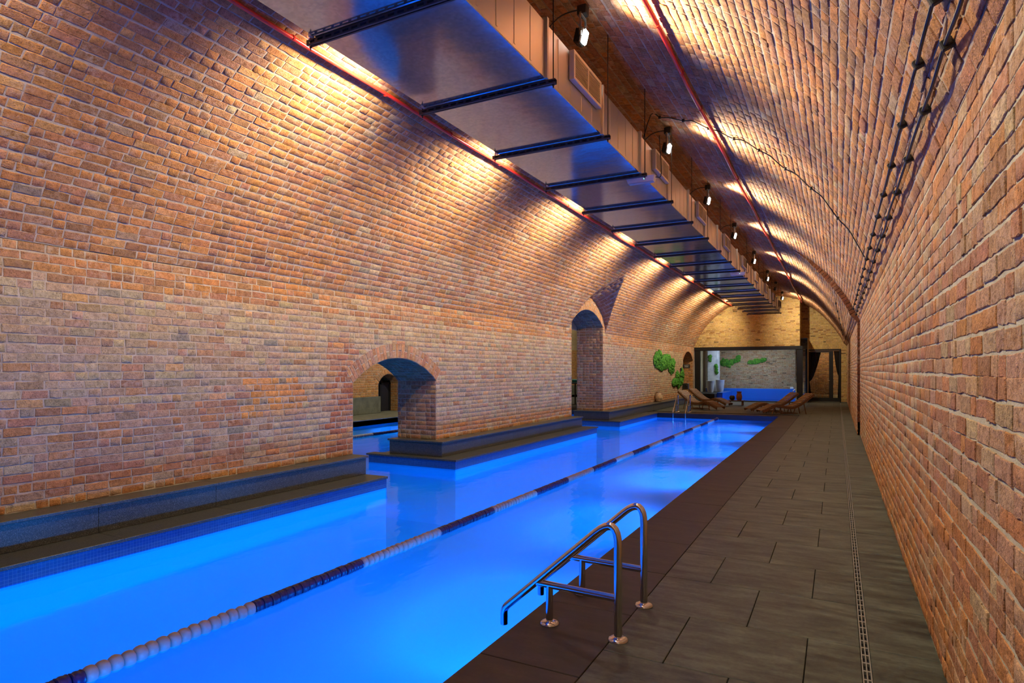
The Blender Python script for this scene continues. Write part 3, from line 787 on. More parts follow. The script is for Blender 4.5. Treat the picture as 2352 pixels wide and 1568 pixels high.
# ------------------------------------------------------------------ second hall behind the arches
def second_hall():
    x1 = -15.3; B = Bricks(); mb = MB(); zz = grid_rows(.6, 2.9)
    SA = dict(y0=18.3, y1=19.55, zs=1.08, rise=.38)
    for z0, z1 in zip(zz[:-1], zz[1:]):
        zm = (z0 + z1) / 2; sp = minus([(12.5, 40)], arc_cut(SA, zm, .22)); bedding(mb, (x1, z0), (x1, z1), minus([(-3, 44)], arc_cut(SA, z0, .12)), True)
        B.row((x1, 0, zm), (0, 1, 0), (0, 0, 1), (1, 0, 0), sp, z1 - z0, tint_amber)
    zz = grid_rows(0, SA['zs'])
    for z0, z1 in zip(zz[:-1], zz[1:]):
        mb.add([(x1, SA['y1'], z0), (x1 - .8, SA['y1'], z0), (x1 - .8, SA['y1'], z1), (x1, SA['y1'], z1)], [(0, 1, 2, 3)])
        B.row((x1, SA['y1'], (z0 + z1) / 2), (-1, 0, 0), (0, 0, 1), (0, -1, 0), [(0, .8)], z1 - z0, tint_amber)
    R = arc_r(SA); m = (SA['y0'] + SA['y1']) / 2; zc = SA['zs'] + SA['rise'] - R; am = math.asin((SA['y1'] - SA['y0']) / 2 / R)
    nv = round(2 * am * (R + .11) / .085)
    for i in range(nv):
        t = -am + 2 * am * (i + .5) / nv; d = np.array([0, math.sin(t), math.cos(t)]); c = np.array([x1, m, zc]) + d * (R + .11)
        B.add(c, np.array([0, math.cos(t), -math.sin(t)]), d, np.array([1., 0, 0]), 2 * am * (R + .11) / nv - .012, .21, tint_amber(c), .001)
    for i in range(18):
        t0, t1 = -am + 2 * am * i / 18, -am + 2 * am * (i + 1) / 18
        mb.add([(x1 + .002, m + q * math.sin(t), zc + q * math.cos(t)) for t, q in ((t0, R), (t1, R), (t1, R + .22), (t0, R + .22))], [(0, 1, 2, 3)])
    for i in range(18):
        t0, t1 = -am + 2 * am * i / 18, -am + 2 * am * (i + 1) / 18; tm = (t0 + t1) / 2
        p = [(x1, m + R * math.sin(t), zc + R * math.cos(t)) for t in (t0, t1)]; q = [(x1 - .8, a[1], a[2]) for a in p]; mb.add([p[0], p[1], q[1], q[0]], [(0, 1, 2, 3)])
        B.row((x1, m + R * math.sin(tm), zc + R * math.cos(tm)), (-1, 0, 0), (0, math.cos(tm), -math.sin(tm)), (0, -math.sin(tm), -math.cos(tm)), [(0, .8)], 2 * am * R / 18, tint_amber)
    # the vault above, then its two ends
    c = (-7.62 + x1) / 2; a = (x1 - -7.62) / 2
    P = [(c + a * math.cos(t), 2.9 + 2.4 * math.sin(t)) for t in np.linspace(0, PI, 25)]
    for p, q in zip(P[:-1], P[1:]): mb.add([(p[0], -3, p[1]), (p[0], 44, p[1]), (q[0], 44, q[1]), (q[0], -3, q[1])], [(0, 1, 2, 3)])
    for yy in (-3, 44): mb.add([(x1 - 1, yy, 0), (-7.6, yy, 0), (-7.6, yy, 5.5), (x1 - 1, yy, 5.5)], [(0, 1, 2, 3)])
    mb.add([(x1 - .8, 17, 0), (x1 - .8, 21, 0), (x1 - .8, 21, 3), (x1 - .8, 17, 3)], [(0, 1, 2, 3)])
    o = mb.build('wall_far_left', 'mortar_tan'); o['kind'] = 'structure'; B.build(o)
    d = MB(); d.box(x1 - .05, x1 + .12, -3, SA['y0'], 0, .62, .01); d.box(x1 - .05, x1 + .12, SA['y1'], 44, 0, .62, .01)
    o = d.build('baseboard_far_left', 'dado_stone'); o['kind'] = 'structure'
    d = MB(); d.box(x1 - .9, XF, -3, PYE, -.3, 0.0); o = d.build('floor_far_left', 'dado_stone'); o['kind'] = 'structure'
    # dark framed glass door in the small arch
    t = thing('door_4', 'narrow black framed door in the small arch across the second pool', 'door', (x1 - .45, 18.92, 0))
    f = MB(); f.box(-.04, .04, -.62, -.54, 0, 1.2); f.box(-.04, .04, .54, .62, 0, 1.2); f.box(-.04, .04, -.05, .05, 0, 1.44); f.box(-.04, .04, -.62, .62, 1.05, 1.13); f.build('door_frame', 'black_metal', t)
    g = MB(); g.box(-.01, .01, -.54, -.05, 0, 1.05); g.build('pane', 'dark_gutter', t); g = MB(); g.box(-.01, .01, .05, .54, 0, 1.05); g.build('pane', 'dark_gutter', t)
    t['kind'] = 'structure'
    tb = thing('console_table', 'tall black table glimpsed through the tall arch', 'table', (-10.85, 27.2, 0)); b = MB(); b.box(-.3, .3, -.5, .5, .97, 1.02, .004); b.build('table_top', 'black_metal', tb)
    for sx in (-1, 1):
        for sy in (-1, 1):
            b = MB(); b.box(sx * .26 - .025, sx * .26 + .025, sy * .45 - .025, sy * .45 + .025, 0, .97); b.build('leg', 'black_metal', tb)
    b = MB()
    for i in range(3): b.box(-.19, .19, -.16, .16, i * .05, i * .05 + .048, .02)
    o = b.build('folded_towel', 'teal_cloth', None, False, (-10.85, 27.2, 1.02)); tag(o, 'folded teal towels on the tall black table beyond the tall arch', 'towel')
second_hall()

# ------------------------------------------------------------------ hot pool room behind the big window, corridor behind the door
def end_rooms():
    yb = Y1 + 4.6; x0, x1 = -6.9, -1.3; ch = .075
    B = Bricks(); mb = MB(); zz = grid_rows(.5, 3.2, ch)
    for z0, z1 in zip(zz[:-1], zz[1:]):
        mb.add([(x0, yb, z0), (x1, yb, z0), (x1, yb, z1), (x0, yb, z1)], [(0, 1, 2, 3)])
        B.row((0, yb, (z0 + z1) / 2), (1, 0, 0), (0, 0, 1), (0, -1, 0), [(x0, x1)], z1 - z0, tint_grey, jt=.011, wob=0, depth=.002)
    mb.add([(x0, Y1 + .2, 3.2), (x1, Y1 + .2, 3.2), (x1, yb, 3.2), (x0, yb, 3.2)], [(3, 2, 1, 0)])
    for x in (x0, x1): mb.add([(x, Y1 + .2, 0), (x, yb, 0), (x, yb, 3.2), (x, Y1 + .2, 3.2)], [(0, 1, 2, 3)])
    o = mb.build('wall_hot_pool', 'mortar_tan'); o['kind'] = 'structure'; B.build(o, 300)
    b = MB(); b.box(x0, x1, yb - .35, yb - .004, -.7, .55, .01); b.box(-5.72, -5.42, Y1 + .9, yb - .351, -.7, .40, .01); b.box(x1 - .25, x1, Y1 + .9, yb - .351, -.7, .4, .01)
    b.box(-5.42, x1 - .25, Y1 + .3, yb - .351, -.75, -.6)
    o = b.build('trim_8', 'blue_tile'); o['kind'] = 'structure'
    b = MB(); b.box(x0, -5.721, Y1 + .2, yb - .351, 0, .36, .01); b.box(-5.72, x1, Y1 + .16, Y1 + .55, -.7, .03, .01); b.box(x0, -5.72, Y1 + .16, Y1 + .199, -.1, .03)
    o = b.build('trim_9', 'coping_stone'); o['kind'] = 'structure'
    wv = MB(); wv.add([(-5.42, Y1 + .55, -.04), (x1 - .25, Y1 + .55, -.04), (x1 - .25, yb - .351, -.04), (-5.42, yb - .351, -.04)], [(0, 1, 2, 3)])
    tag(wv.build('hot_pool_water', 'water'), 'blue water of the small hot pool behind the window', 'water', kind='stuff')
    b = MB(); b.box(-6.62, -6.02, yb - 1.4, yb - .8, .361, 3.19, .015)
    tag(b.at('marble_column', 'marble'), 'pale square marble column in the hot pool room behind the glass', 'column')
    # corridor
    B = Bricks(); mb = MB(); yc = Y2 + 1.9; zz = grid_rows(.3, 3.0, ch)
    for z0, z1 in zip(zz[:-1], zz[1:]):
        mb.add([(-1.9, yc, z0), (1.2, yc, z0), (1.2, yc, z1), (-1.9, yc, z1)], [(0, 1, 2, 3)])
        B.row((0, yc, (z0 + z1) / 2), (1, 0, 0), (0, 0, 1), (0, -1, 0), [(-1.9, 1.2)], z1 - z0, lambda c: choose([(4, C_BROWN), (3, C_AMBER), (2, C_RED), (.1, C_CHAR)]), jt=.011, wob=0, depth=.002)
    n = 38
    for i in range(n):
        c = np.array([-1.9 + (i + .5) * 3.1 / n, yc, .19]); B.add(c, np.array([1., 0, 0]), np.array([0, 0, 1.]), np.array([0, -1., 0]), 3.1 / n - .012, .2, choose([(1, C_AMBER), (1, C_PALE)]), .01)
    mb.add([(-1.9, yc, 0), (1.2, yc, 0), (1.2, yc, .3), (-1.9, yc, .3)], [(0, 1, 2, 3)])
    for x in (-1.9, 1.2): mb.add([(x, Y2 + .05, 0), (x, yc, 0), (x, yc, 3), (x, Y2 + .05, 3)], [(0, 1, 2, 3)])
    mb.add([(-1.9, Y2 + .05, 3), (1.2, Y2 + .05, 3), (1.2, yc, 3), (-1.9, yc, 3)], [(3, 2, 1, 0)])
    o = mb.build('wall_corridor', 'mortar_tan'); o['kind'] = 'structure'; B.build(o, 200)
    # front window
    t = thing('window_1', None, None, (0, Y1, 0)); t['kind'] = 'structure'; fx0, fx1 = XL + .04, -1.5
    b = MB(); b.box(fx0, fx0 + .27, -.06, .14, 0, 2.62, .01); b.build('window_post', 'black_metal', t)
    b = MB(); b.box(fx1 - .27, fx1, -.06, .14, 0, 2.62, .01); b.build('window_post', 'black_metal', t)
    b = MB(); b.box(fx0 - .02, fx1, -.08, .16, 2.621, 2.80, .01); b.build('lintel', 'black_metal', t)
    b = MB(); b.box(fx0 + .27, fx1 - .27, .02, .08, 0.0, .035, .004); b.build('sill', 'black_metal', t)
    for a, c in ((fx0 + .272, -4.905), (-4.895, -3.2), (-3.19, fx1 - .272)):
        b = MB(); b.box(a, c, .045, .055, .036, 2.62); b.build('pane', 'glass', t)
    # glazed door
    t = thing('door_1', None, None, (0, Y2, 0)); t['kind'] = 'structure'
    b = MB(); w_ = .09
    b.box(DOOR0, DOOR0 + w_, -.05, .09, 0, DOORT, .006); b.box(DOOR1 - w_ * .8, DOOR1, -.05, .09, 0, DOORT, .006); b.box(DOOR0 + w_ + .001, DOOR1 - w_ * .8 - .001, -.05, .09, DOORT - .09, DOORT, .006); b.build('door_frame', 'black_metal', t)
    b = MB(); m0, m1 = -.37, -.18
    b.box(DOOR0 + w_ + .002, DOOR0 + w_ + .07, -.03, .05, .02, DOORT - .1, .006); b.box(m0, m1, -.03, .05, .02, DOORT - .1, .006); b.box(DOOR0 + .161, m0 - .001, -.03, .05, .02, .2, .006); b.box(DOOR0 + .161, m0 - .001, -.03, .05, DOORT - .17, DOORT - .1, .006)
    b.box(m1 + .001, DOOR1 - .075, -.03, .05, .02, .2, .006); b.build('door_leaf', 'black_metal', t)
    b = MB(); b.box(DOOR0 + .162, m0 - .002, .005, .015, .2, DOORT - .17); b.build('pane', 'glass', t)
    b = MB(); b.box(m1 + .002, DOOR1 - .078, .005, .015, .2, DOORT - .1); b.build('pane', 'glass', t)
    b = MB(); b.tube([(m0 + .03, -.03, 1.08), (m0 + .03, -.07, 1.08), (m0 - .07, -.07, 1.08)], .012, 8); b.build('door_handle', 'chrome', t, True)
    # curtains behind the panes
    def curtain(name, xl, xr, tie, label):
        b = MB(); n = 40; k = 24; vs = []; zs = [2.56 - 2.5 * i / k for i in range(k + 1)]
        for z in zs:
            e = xl + (xr - xl) * ((.14 + .86 * ((z - tie) / (2.56 - tie)) ** .62) if z > tie else .14 + .16 * (1 - z / tie))
            for j in range(n + 1):
                u = j / n; vs.append((xl + (e - xl) * u, .16 + .02 * math.sin(u * 50), z))
        fs = [(i * (n + 1) + j, i * (n + 1) + j + 1, (i + 1) * (n + 1) + j + 1, (i + 1) * (n + 1) + j) for i in range(k) for j in range(n)]
        vs2 = [(x, y + .03, z) for x, y, z in vs]; m = len(vs)
        b.add(vs + vs2, fs + [tuple(q + m for q in f[::-1]) for f in fs])
        tag(b.build(name, 'velvet', None, True, (0, Y2, .02)), label, 'curtain')
    curtain('curtain', DOOR0 + .1, DOOR0 + .72, 1.0, 'wide black curtain tied back behind the larger glass door pane')
    curtain('curtain', DOOR1 - .07, DOOR1 - .32, 1.3, 'narrow black curtain behind the slim right pane of the door')
end_rooms()
# closing wall behind the camera
b = MB(); b.add([(XL - .2, -3, -.2), (XR + .2, -3, -.2), (XR + .2, -3, 5.6), (XL - .2, -3, 5.6)], [(3, 2, 1, 0)])
o = b.build('wall_behind', 'brickwork'); o['kind'] = 'structure'

# ================================================================== LAMPS
def spot(name, loc, tgt, watt, col, size=150, blend=1.0, r=.05):
    l = bpy.data.lights.new(name, 'SPOT'); l.energy = watt; l.color = col; l.spot_size = math.radians(size); l.spot_blend = blend; l.shadow_soft_size = r
    o = bpy.data.objects.new(name, l); COL.objects.link(o); o.location = loc
    o.rotation_euler = (Vector(tgt) - Vector(loc)).to_track_quat('-Z', 'Y').to_euler(); return o
def floodlight_proto(lit):
    r = thing('floodlight', 'x', 'floodlight')
    b = MB(); b.box(-.05, .05, -.045, .045, .20, .30, .008); b.build('mount_box', 'black_metal', r)
    b = MB(); b.tube(bez([(0, -.03, .26), (-.25, -.05, .22), (-.5, -.1, -.05), (-.62, -.12, -.26)], 6), .007, 6); b.build('supply_cable', 'black_cable', r, True)
    b = MB(); b.box(-.012, .012, -.075, -.068, -.02, .21, .002); b.box(-.012, .012, .068, .075, -.02, .21, .002); b.box(-.012, .012, -.075, .075, .195, .205, .002); b.build('bracket', 'galv', r)
    T = Matrix.Rotation(math.radians(14), 4, 'Y')
    b = MB(); b.box(-.05, .01, -.058, .058, -.085, .072, .012, mat=T)
    for k in range(5): b.box(-.07, -.05, -.05 + k * .024, -.046 + k * .024, -.07, .06, mat=T)
    b.build('housing', 'black_metal', r)
    b = MB(); b.box(.0101, .042, -.045, .045, -.075, .06, .014, mat=T); b.build('lens', 'lamp_lens' if lit else 'white_plastic', r)
    return r
lamp_label = ['lit floodlight nearest the camera, high beside the first duct grille', 'lit floodlight beside the second duct grille, under the crossing cable', 'third lit floodlight along the duct from the camera', 'fourth lit floodlight along the duct from the camera', 'fifth lit floodlight along the duct from the camera', 'sixth lit floodlight along the duct from the camera', 'last lit floodlight, beside the duct end against the tan brick wall']
PROTO = floodlight_proto(True); first = True
for side, (xx, sgn) in (('r', (-2.24, 1)), ('l', (-4.02, -1))):
    for i, yy in enumerate(LAMP_Y + LAMP_Y_BACK):
        if side == 'l' and i > 7: continue
        if side == 'l': yy = [5.2, 8.4, 11.8, 15.3, 19.0, 23.0, 27.2, 1.5, -1.6][i]
        zt = vz(xx) - .33
        if side == 'r' and i < len(LAMP_Y):
            r = PROTO if first else copy_tree(PROTO); first = False
            r.location = (xx, yy, zt); r['label'] = lamp_label[i]; r['group'] = 'floodlights along the right of the duct'
        d = Vector((1, -.05, -.52)) if sgn > 0 else Vector((-1, 0, -.55))
        if sgn > 0 and i == 6: d = Vector((.75, 1.05, -.62))     # the last one is turned towards the end wall
        spot('floodlight_beam', (xx + sgn * .075, yy, zt - .02), (xx + sgn * .075 + d.x, yy + d.y, zt + d.z - .02), LAMP_W if sgn > 0 else LAMP_W_LEFT * (.6 if i > 6 else 1), LAMP_COL, 128)
        spot('floodlight_beam', (xx + sgn * .075, yy, zt - .02), (xx + sgn * 1.075, yy - .04, zt - .06), BEAM_W, LAMP_COL, 105)
spot('floodlight_beam', (-4.1, 31.6, vz(-4.1) - .32), (-5.1, 31.75, vz(-4.1) - .8), LAMP_W_LEFT, LAMP_COL, 165)
r = floodlight_proto(False); r.location = (-2.24, 27.6, vz(-2.24) - .3); r['label'] = 'unlit floodlight between the last two lit ones along the duct'; r['group'] = 'floodlights along the right of the duct'
for yy in POOL_LAMP_Y:      # lamps in the side of the pool, under the deck
    spot('pool_lamp_beam', (PXR - .06, yy, -.6), (PXR - 1.0, yy + .1, -.6 - .30), POOL_W, POOL_COL, 140, 1.0, .06)
for yy in (1, 6, 11, 16, 21):
    spot('pool_lamp_beam', (XF + .08, yy, -.6), (XF + 1, yy, -.6 - .30), POOL_W * .9, POOL_COL, 140, 1.0, .06)
def area(name, loc, tgt, sx, sy, watt, col):
    l = bpy.data.lights.new(name, 'AREA'); l.shape = 'RECTANGLE'; l.size = sx; l.size_y = sy; l.energy = watt; l.color = col
    o = bpy.data.objects.new(name, l); COL.objects.link(o); o.location = loc; o.rotation_euler = (Vector(tgt) - Vector(loc)).to_track_quat('-Z', 'Y').to_euler(); return o
for yy in (6, 13, 20, 27, 34): spot('second_hall_beam', (-11.4, yy, 4.6), (-14.4, yy + .4, 1.5), 520, LAMP_COL, 150)
area('hot_pool_room_light', (-3.9, Y1 + 2.4, 3.1), (-3.9, Y1 + 3.4, 0), 3.5, 1.2, 105, (.72, .84, 1))
for xx in (-5.0, -2.4): spot('hot_pool_beam', (xx, Y1 + .65, -.25), (xx, Y1 + 3, .15), 75, POOL_COL, 160)
area('corridor_light', (-.3, Y2 + 1.0, 2.9), (-.3, Y2 + 1.5, 0), 1.8, .4, 15, (1, .74, .46))
#MORE
# ================================================================== DUCT
ZB, DX0, DX1, DH = 4.15, -3.545, -2.262, .50
SEG, J0 = 1.455, 4.93
JOINTS = [J0 + SEG * k for k in range(-4, 18)]        # -0.89 ... 29.67
def build_duct():
    t = thing('ventilation_duct', 'long rectangular galvanised ventilation duct hung under the brick vault', 'duct', ((DX0 + DX1) / 2, 14.4, ZB))
    ox, oy = t.location.x, t.location.y; hw = (DX1 - DX0) / 2
    for a, b_ in zip(JOINTS[:-1], JOINTS[1:]):
        b = MB(); b.box(-hw, hw, a - oy + .004, b_ - oy - .004, .0, DH, .006); o = b.build('duct_section', 'galv', t); o.data.materials.append(M['galv_side'])
        for p in o.data.polygons: p.material_index = 1 if abs(p.normal.x) > .9 else 0
    for j in JOINTS:
        for s in (-1, 1):
            b = MB(); y0 = j - oy + (.001 if s > 0 else -.019); y1 = y0 + .018
            b.box(-hw - .028, -hw + .002, y0, y1, -.005, DH + .03, .002); b.box(hw - .002, hw + .028, y0, y1, -.005, DH + .03, .002); b.box(-hw + .002, hw - .002, y0, y1, DH - .002, DH + .03, .002)
            b.build('flange', 'galv_side', t)
    # raised strips added to imitate vertical reflection streaks on the side facing the walk
    for a in JOINTS[:-1]:
        b = MB()
        for k in range(1, 5):
            yy = a - oy + SEG * k / 5; b.box(hw - .001, hw + .004, yy - .012, yy + .012, .03, DH - .02, .0025)
        o = b.build('reflection_strips', 'galv_side', t); o['kind'] = 'stuff'
    gy = [5.46 + 2.97 * k for k in range(-1, 9)]
    z0, z1 = .21, .49
    for n, y in enumerate(gy):
        y = y - oy; L = .77; x = hw + .0045; f = MB(); d = .055
        f.box(x, x + d, y, y + .03, z0, z1, .003); f.box(x, x + d, y + L - .03, y + L, z0, z1, .003); f.box(x, x + d, y + .03, y + L - .03, z1 - .03, z1, .003); f.box(x, x + d, y + .03, y + L - .03, z0, z0 + .03, .003)
        f.box(x + .02, x + d, y + L / 2 - .007, y + L / 2 + .007, z0 + .03, z1 - .03)
        f.box(x, x + .006, y + .03, y + L - .03, z0 + .03, z1 - .03)
        g = f.build('grille', 'grille_paint', t)
        k = 11
        for i in range(k):
            zz = z0 + .035 + (z1 - z0 - .07) * (i + .5) / k; s = MB()
            T = Matrix.Translation((x + .034, y + L / 2, zz)) @ Matrix.Rotation(math.radians(28), 4, 'Y')
            s.box(-.014, .014, -L / 2 + .031, L / 2 - .031, -.0015, .0015, mat=T); s.build('slat', 'grille_paint', g)
build_duct()
HANG = [(j, 0) for j in JOINTS[1:]] 
def hanger_proto():
    r = thing('duct_hanger', 'slotted dark steel channel on two rods carrying the duct from below', 'hanger', group='trapeze hangers under the duct')
    x0, x1 = -3.625, -2.175; hz = .042; b = MB()
    b.box(x0, x1, -.02, .02, -.004, -.0005); b.box(x0, x1, -.021, -.019, -.012, -.0041); b.box(x0, x1, -.021, -.019, -hz, -hz + .012)
    b.box(x0, x1, .019, .021, -hz, -.0041); b.box(x0, x1, .006, .0189, -hz, -hz + .002); b.box(x0, x1, -.0189, -.006, -hz, -hz + .002)
    k = x0
    while k < x1 - .03: b.box(k, k + .028, -.021, -.019, -hz + .012, -.012); k += .085
    b.build('channel', 'dark_channel', r)
    return r
HP = None
ORD = 'first second third fourth fifth sixth seventh eighth ninth tenth eleventh twelfth thirteenth fourteenth fifteenth sixteenth seventeenth eighteenth nineteenth twentieth'.split()
for j in JOINTS[2:]:
    if HP is None: r = HP = hanger_proto()
    else: r = copy_tree(HP)
    r.location = (0, j + .035, ZB - .006); hk = globals().get('hk', -1) + 1
    r['label'] = 'slotted steel hanger channel under the duct, ' + ('nearest the camera, at the frame top' if hk == 0 else ORD[hk] + ' from the camera' if hk < 19 else 'the last one before the tan end wall')
    for x in (-3.60, -2.20):
        b = MB(); b.tube([(x, 0, -.075), (x, 0, vz(x) - ZB)], .005, 6); b.build('rod', 'dark_channel', r)
        b = MB(); b.lathe([(.011, -.056), (.011, -.047)], 6, (x, 0, 0)); b.build('nut', 'dark_channel', r)

# emergency luminaires under the edge of the duct
for y, lab in ((8.03, 'white wedge emergency light under the duct by the second grille'), (17.0, 'white emergency light far along under the duct edge')):
    t = thing('emergency_light', lab, 'light', (-2.29, y, ZB - .078), group='emergency lights under the duct')
    b = MB(); vs = [(-.19, -.06, .07), (.19, -.06, .07), (.19, .06, .07), (-.19, .06, .07), (-.17, -.045, .0), (.17, -.045, .0), (.17, .045, .0), (-.17, .045, .0)]
    b.add(vs, [(0, 1, 2, 3), (7, 6, 5, 4), (0, 4, 5, 1), (1, 5, 6, 2), (2, 6, 7, 3), (3, 7, 4, 0)]); b.build('casing', 'white_plastic', t)
    b = MB(); b.box(-.165, .165, -.04, .04, -.008, -.0005, .003); b.build('diffuser', 'white_float', t)
    b = MB(); b.lathe([(.006, -.0545), (.006, -.0475)], 8, (.05, 0, .035), axis='y'); b.build('status_led', 'led_green', t)
    b = MB(); b.tube(bez([(.19, 0, .05), (.26, .0, .06), (.26, -.01, .3), (.24, -.01, .58)], 6), .006, 6); b.build('supply_cable', 'black_cable', t, True)

# ================================================================== SPRINKLER PIPES, CABLES
def clip_ring(mb, p, r, out):
    p = Vector(p); mb.lathe([(r + .006, -.010), (r + .006, .010)], 10, p, axis='y')
    q = p + Vector(out) * .05
    mb.tube([p + Vector(out) * r, q], .006, 6)
def pipe_thing(name, label, x, dz, y0, y1, step, side):
    z = vz(x) - dz; t = thing(name, label, 'pipe', (x, (y0 + y1) / 2, z)); oy = t.location.y
    n = 60; path = [(.006 * math.sin(k * .9), y0 + (y1 - y0) * k / n - oy, .006 * math.cos(k * 1.3)) for k in range(n + 1)]
    b = MB(); b.tube(path, .022, 12); b.build('pipe', 'red_paint', t, True)
    nx = (x - VC); nn = Vector((nx / VA ** 2, 0, (z - VZ0) / VB ** 2)).normalized()
    y = y0 + .8
    while y < y1:
        b = MB(); clip_ring(b, (0, y - oy, 0), .022, nn); b.build('pipe_clip', 'red_paint', t); y += step
pipe_thing('sprinkler_pipe', 'red sprinkler pipe along the left side of the vault beside the duct', -4.79, .055, .8, Y1 - .02, 1.42, -1)
pipe_thing('sprinkler_pipe', 'red sprinkler pipe clipped to the vault right of the duct', -1.56, .055, .8, Y1 + .6, 1.1, 1)
def vnorm(x): 
    n = Vector(((x - VC) / VA ** 2, 0, (vz(x) - VZ0) / VB ** 2)).normalized(); return -n
def cable_run(name, label, x, ys, gap=.035, sag=.03, group=None):
    """cable along the hall, held by clips at ys"""
    t = thing(name, label, 'cable', (x, 8, vz(x)), group=group); pts = []
    n = vnorm(x); eb = Vector((-n.z, 0, n.x))
    for i, y in enumerate(ys):
        pts.append(n * gap + Vector((0, y - 8, 0)))
        if i < len(ys) - 1: pts.append(n * (gap + random.uniform(-.003, .012)) + Vector((0, (y + ys[i + 1]) / 2 - 8, -random.uniform(.3, 1) * sag)))
    b = MB(); b.tube(bez(pts, 4), .0085, 7); b.build('cable_sheath', 'black_cable', t, True)
    for y in ys:
        b = MB(); p = n * .02 + Vector((0, y - 8, 0)); a = MB()
        T = Matrix.Translation(p) @ Matrix(((n.x, 0, eb.x, 0), (0, 1, 0, 0), (n.z, 0, eb.z, 0), (0, 0, 0, 1)))
        b.box(-.03, .03, -.016, .016, -.022, .022, .005, mat=T); b.box(-.01, .012, -.028, .028, -.012, .012, .004, mat=T); b.build('cable_clip', 'black_cable', t)
CA = [1.6, 2.25, 3.0, 3.6 , 4.45, 5.3, 6.15, 7.0, 7.9, 8.75, 9.6, 10.5, 11.4, 12.3, 13.2, 14.1, 15, 16, 17.2]
CB = [1.7, 2.4, 3.15, 3.9, 4.75, 5.6, 6.5, 7.35, 8.2, 9.05, 9.95, 10.8, 11.7, 12.6, 13.5, 14.4, 15.4, 16.4, 17.3]
cable_run('wall_cable', 'upper black cable clipped along the springing of the right vault', .375, CA)
cable_run('wall_cable', 'lower black cable clipped along the top of the right brick wall', .432, CB)
def cross_cable():
    t = thing('vault_cable', 'thin black cable arching across the vault from the duct to the right wall', 'cable', (-1, 9.2, 4.5)); o = t.location
    xs = np.linspace(-2.35, .36, 26); P = []
    for i, x in enumerate(xs):
        n = vnorm(x); P.append(Vector((x, 8.75 + .9 * i / 25 + .05 * math.sin(i * .9), vz(x))) + n * (.025 + .012 * math.sin(i * 2.1)) - o)
    P = [Vector((-2.5, 8.7, 4.75)) - o] + P
    b = MB(); b.tube(bez(P, 3), .0075, 7); b.build('cable_sheath', 'black_cable', t, True)
    for i in range(2, 26, 3):
        p = P[i]; b = MB(); b.box(p.x - .018, p.x + .018, p.y - .014, p.y + .014, p.z - .018, p.z + .022, .004); b.build('cable_clip', 'black_cable', t)
cross_cable()
def far_cable():
    t = thing('vault_cable', 'thin black cable down the far right haunch beyond the brown brick ring', 'cable', (.2, 23, 3.3)); o = t.location; P = []
    for i in range(14):
        x = .10 + .30 * i / 13; y = 18.6 + 12 * i / 13; P.append(Vector((x - .16, y, vz(x) - .09 - .02 * (i % 2))) - o)
    b = MB(); b.tube(bez(P, 3), .008, 6); b.build('cable_sheath', 'black_cable', t, True)
    for i in range(1, 13, 2):
        p = P[i]; b = MB(); b.box(p.x - .02, p.x + .02, p.y - .015, p.y + .015, p.z - .015, p.z + .04, .004); b.build('cable_clip', 'black_cable', t)
far_cable()

# ================================================================== LANE ROPES
def lane_rope(label, x, y0, y1, phase, fine):
    t = thing('lane_rope', label, 'lane rope', (x, (y0 + y1) / 2, ZW)); oy = t.location.y
    zc = .025; r = .052; pitch = .0725; L = pitch * .97
    prof = [(.008, -.5), (.62, -.48), (.86, -.36), (.98, -.15), (1.0, 0), (.98, .15), (.86, .36), (.62, .48), (.008, .5)]
    prof2 = [(.008, -.5), (.90, -.49), (1.0, -.40), (.94, -.30), (.94, -.2), (1.0, -.1), (1.0, .1), (.94, .2), (.94, .3), (1.0, .40), (.90, .49), (.008, .5)]
    A = MB(); A.lathe([(a * r, b_ * L) for a, b_ in prof], 14, axis='y'); mw = A.mesh('float_white', 'white_float', True)
    A = MB(); A.lathe([(a * r * .96, b_ * L) for a, b_ in prof2], 14, axis='y'); mn = A.mesh('float_navy', 'navy_float', True)
    n = int((y1 - y0) / pitch)
    for i in range(n):
        y = y0 + (i + .5) * pitch; seg = math.floor((y - phase) / 1.19); navy = seg % 2 == 0
        inst('float', mn if navy else mw, t, (.004 * math.sin(i * 1.7), y - oy, zc + .0015 * math.sin(i * 2.9)), (0, random.random() * 6, 0))
    b = MB(); b.tube([(0, y0 - .3 - oy, zc), (0, y1 + (.28 if fine else .0) - oy, zc)], .0045, 6); b.build('steel_line', 'rope', t)
    if fine:
        b = MB(); b.lathe([(.008, 0), (.05, .004), (.058, .03), (.05, .056), (.008, .06)], 12, (0, y1 - oy, zc), axis='y'); b.build('end_buoy', 'white_float', t, True)
lane_rope('lane rope of white and navy floats along the near pool', -3.8, 1.62, 22.95, 3.14, True)
lane_rope('lane rope of white and navy floats in the second pool beyond the low arch', -11.15, 11.0, 17.0, 13.1, False)

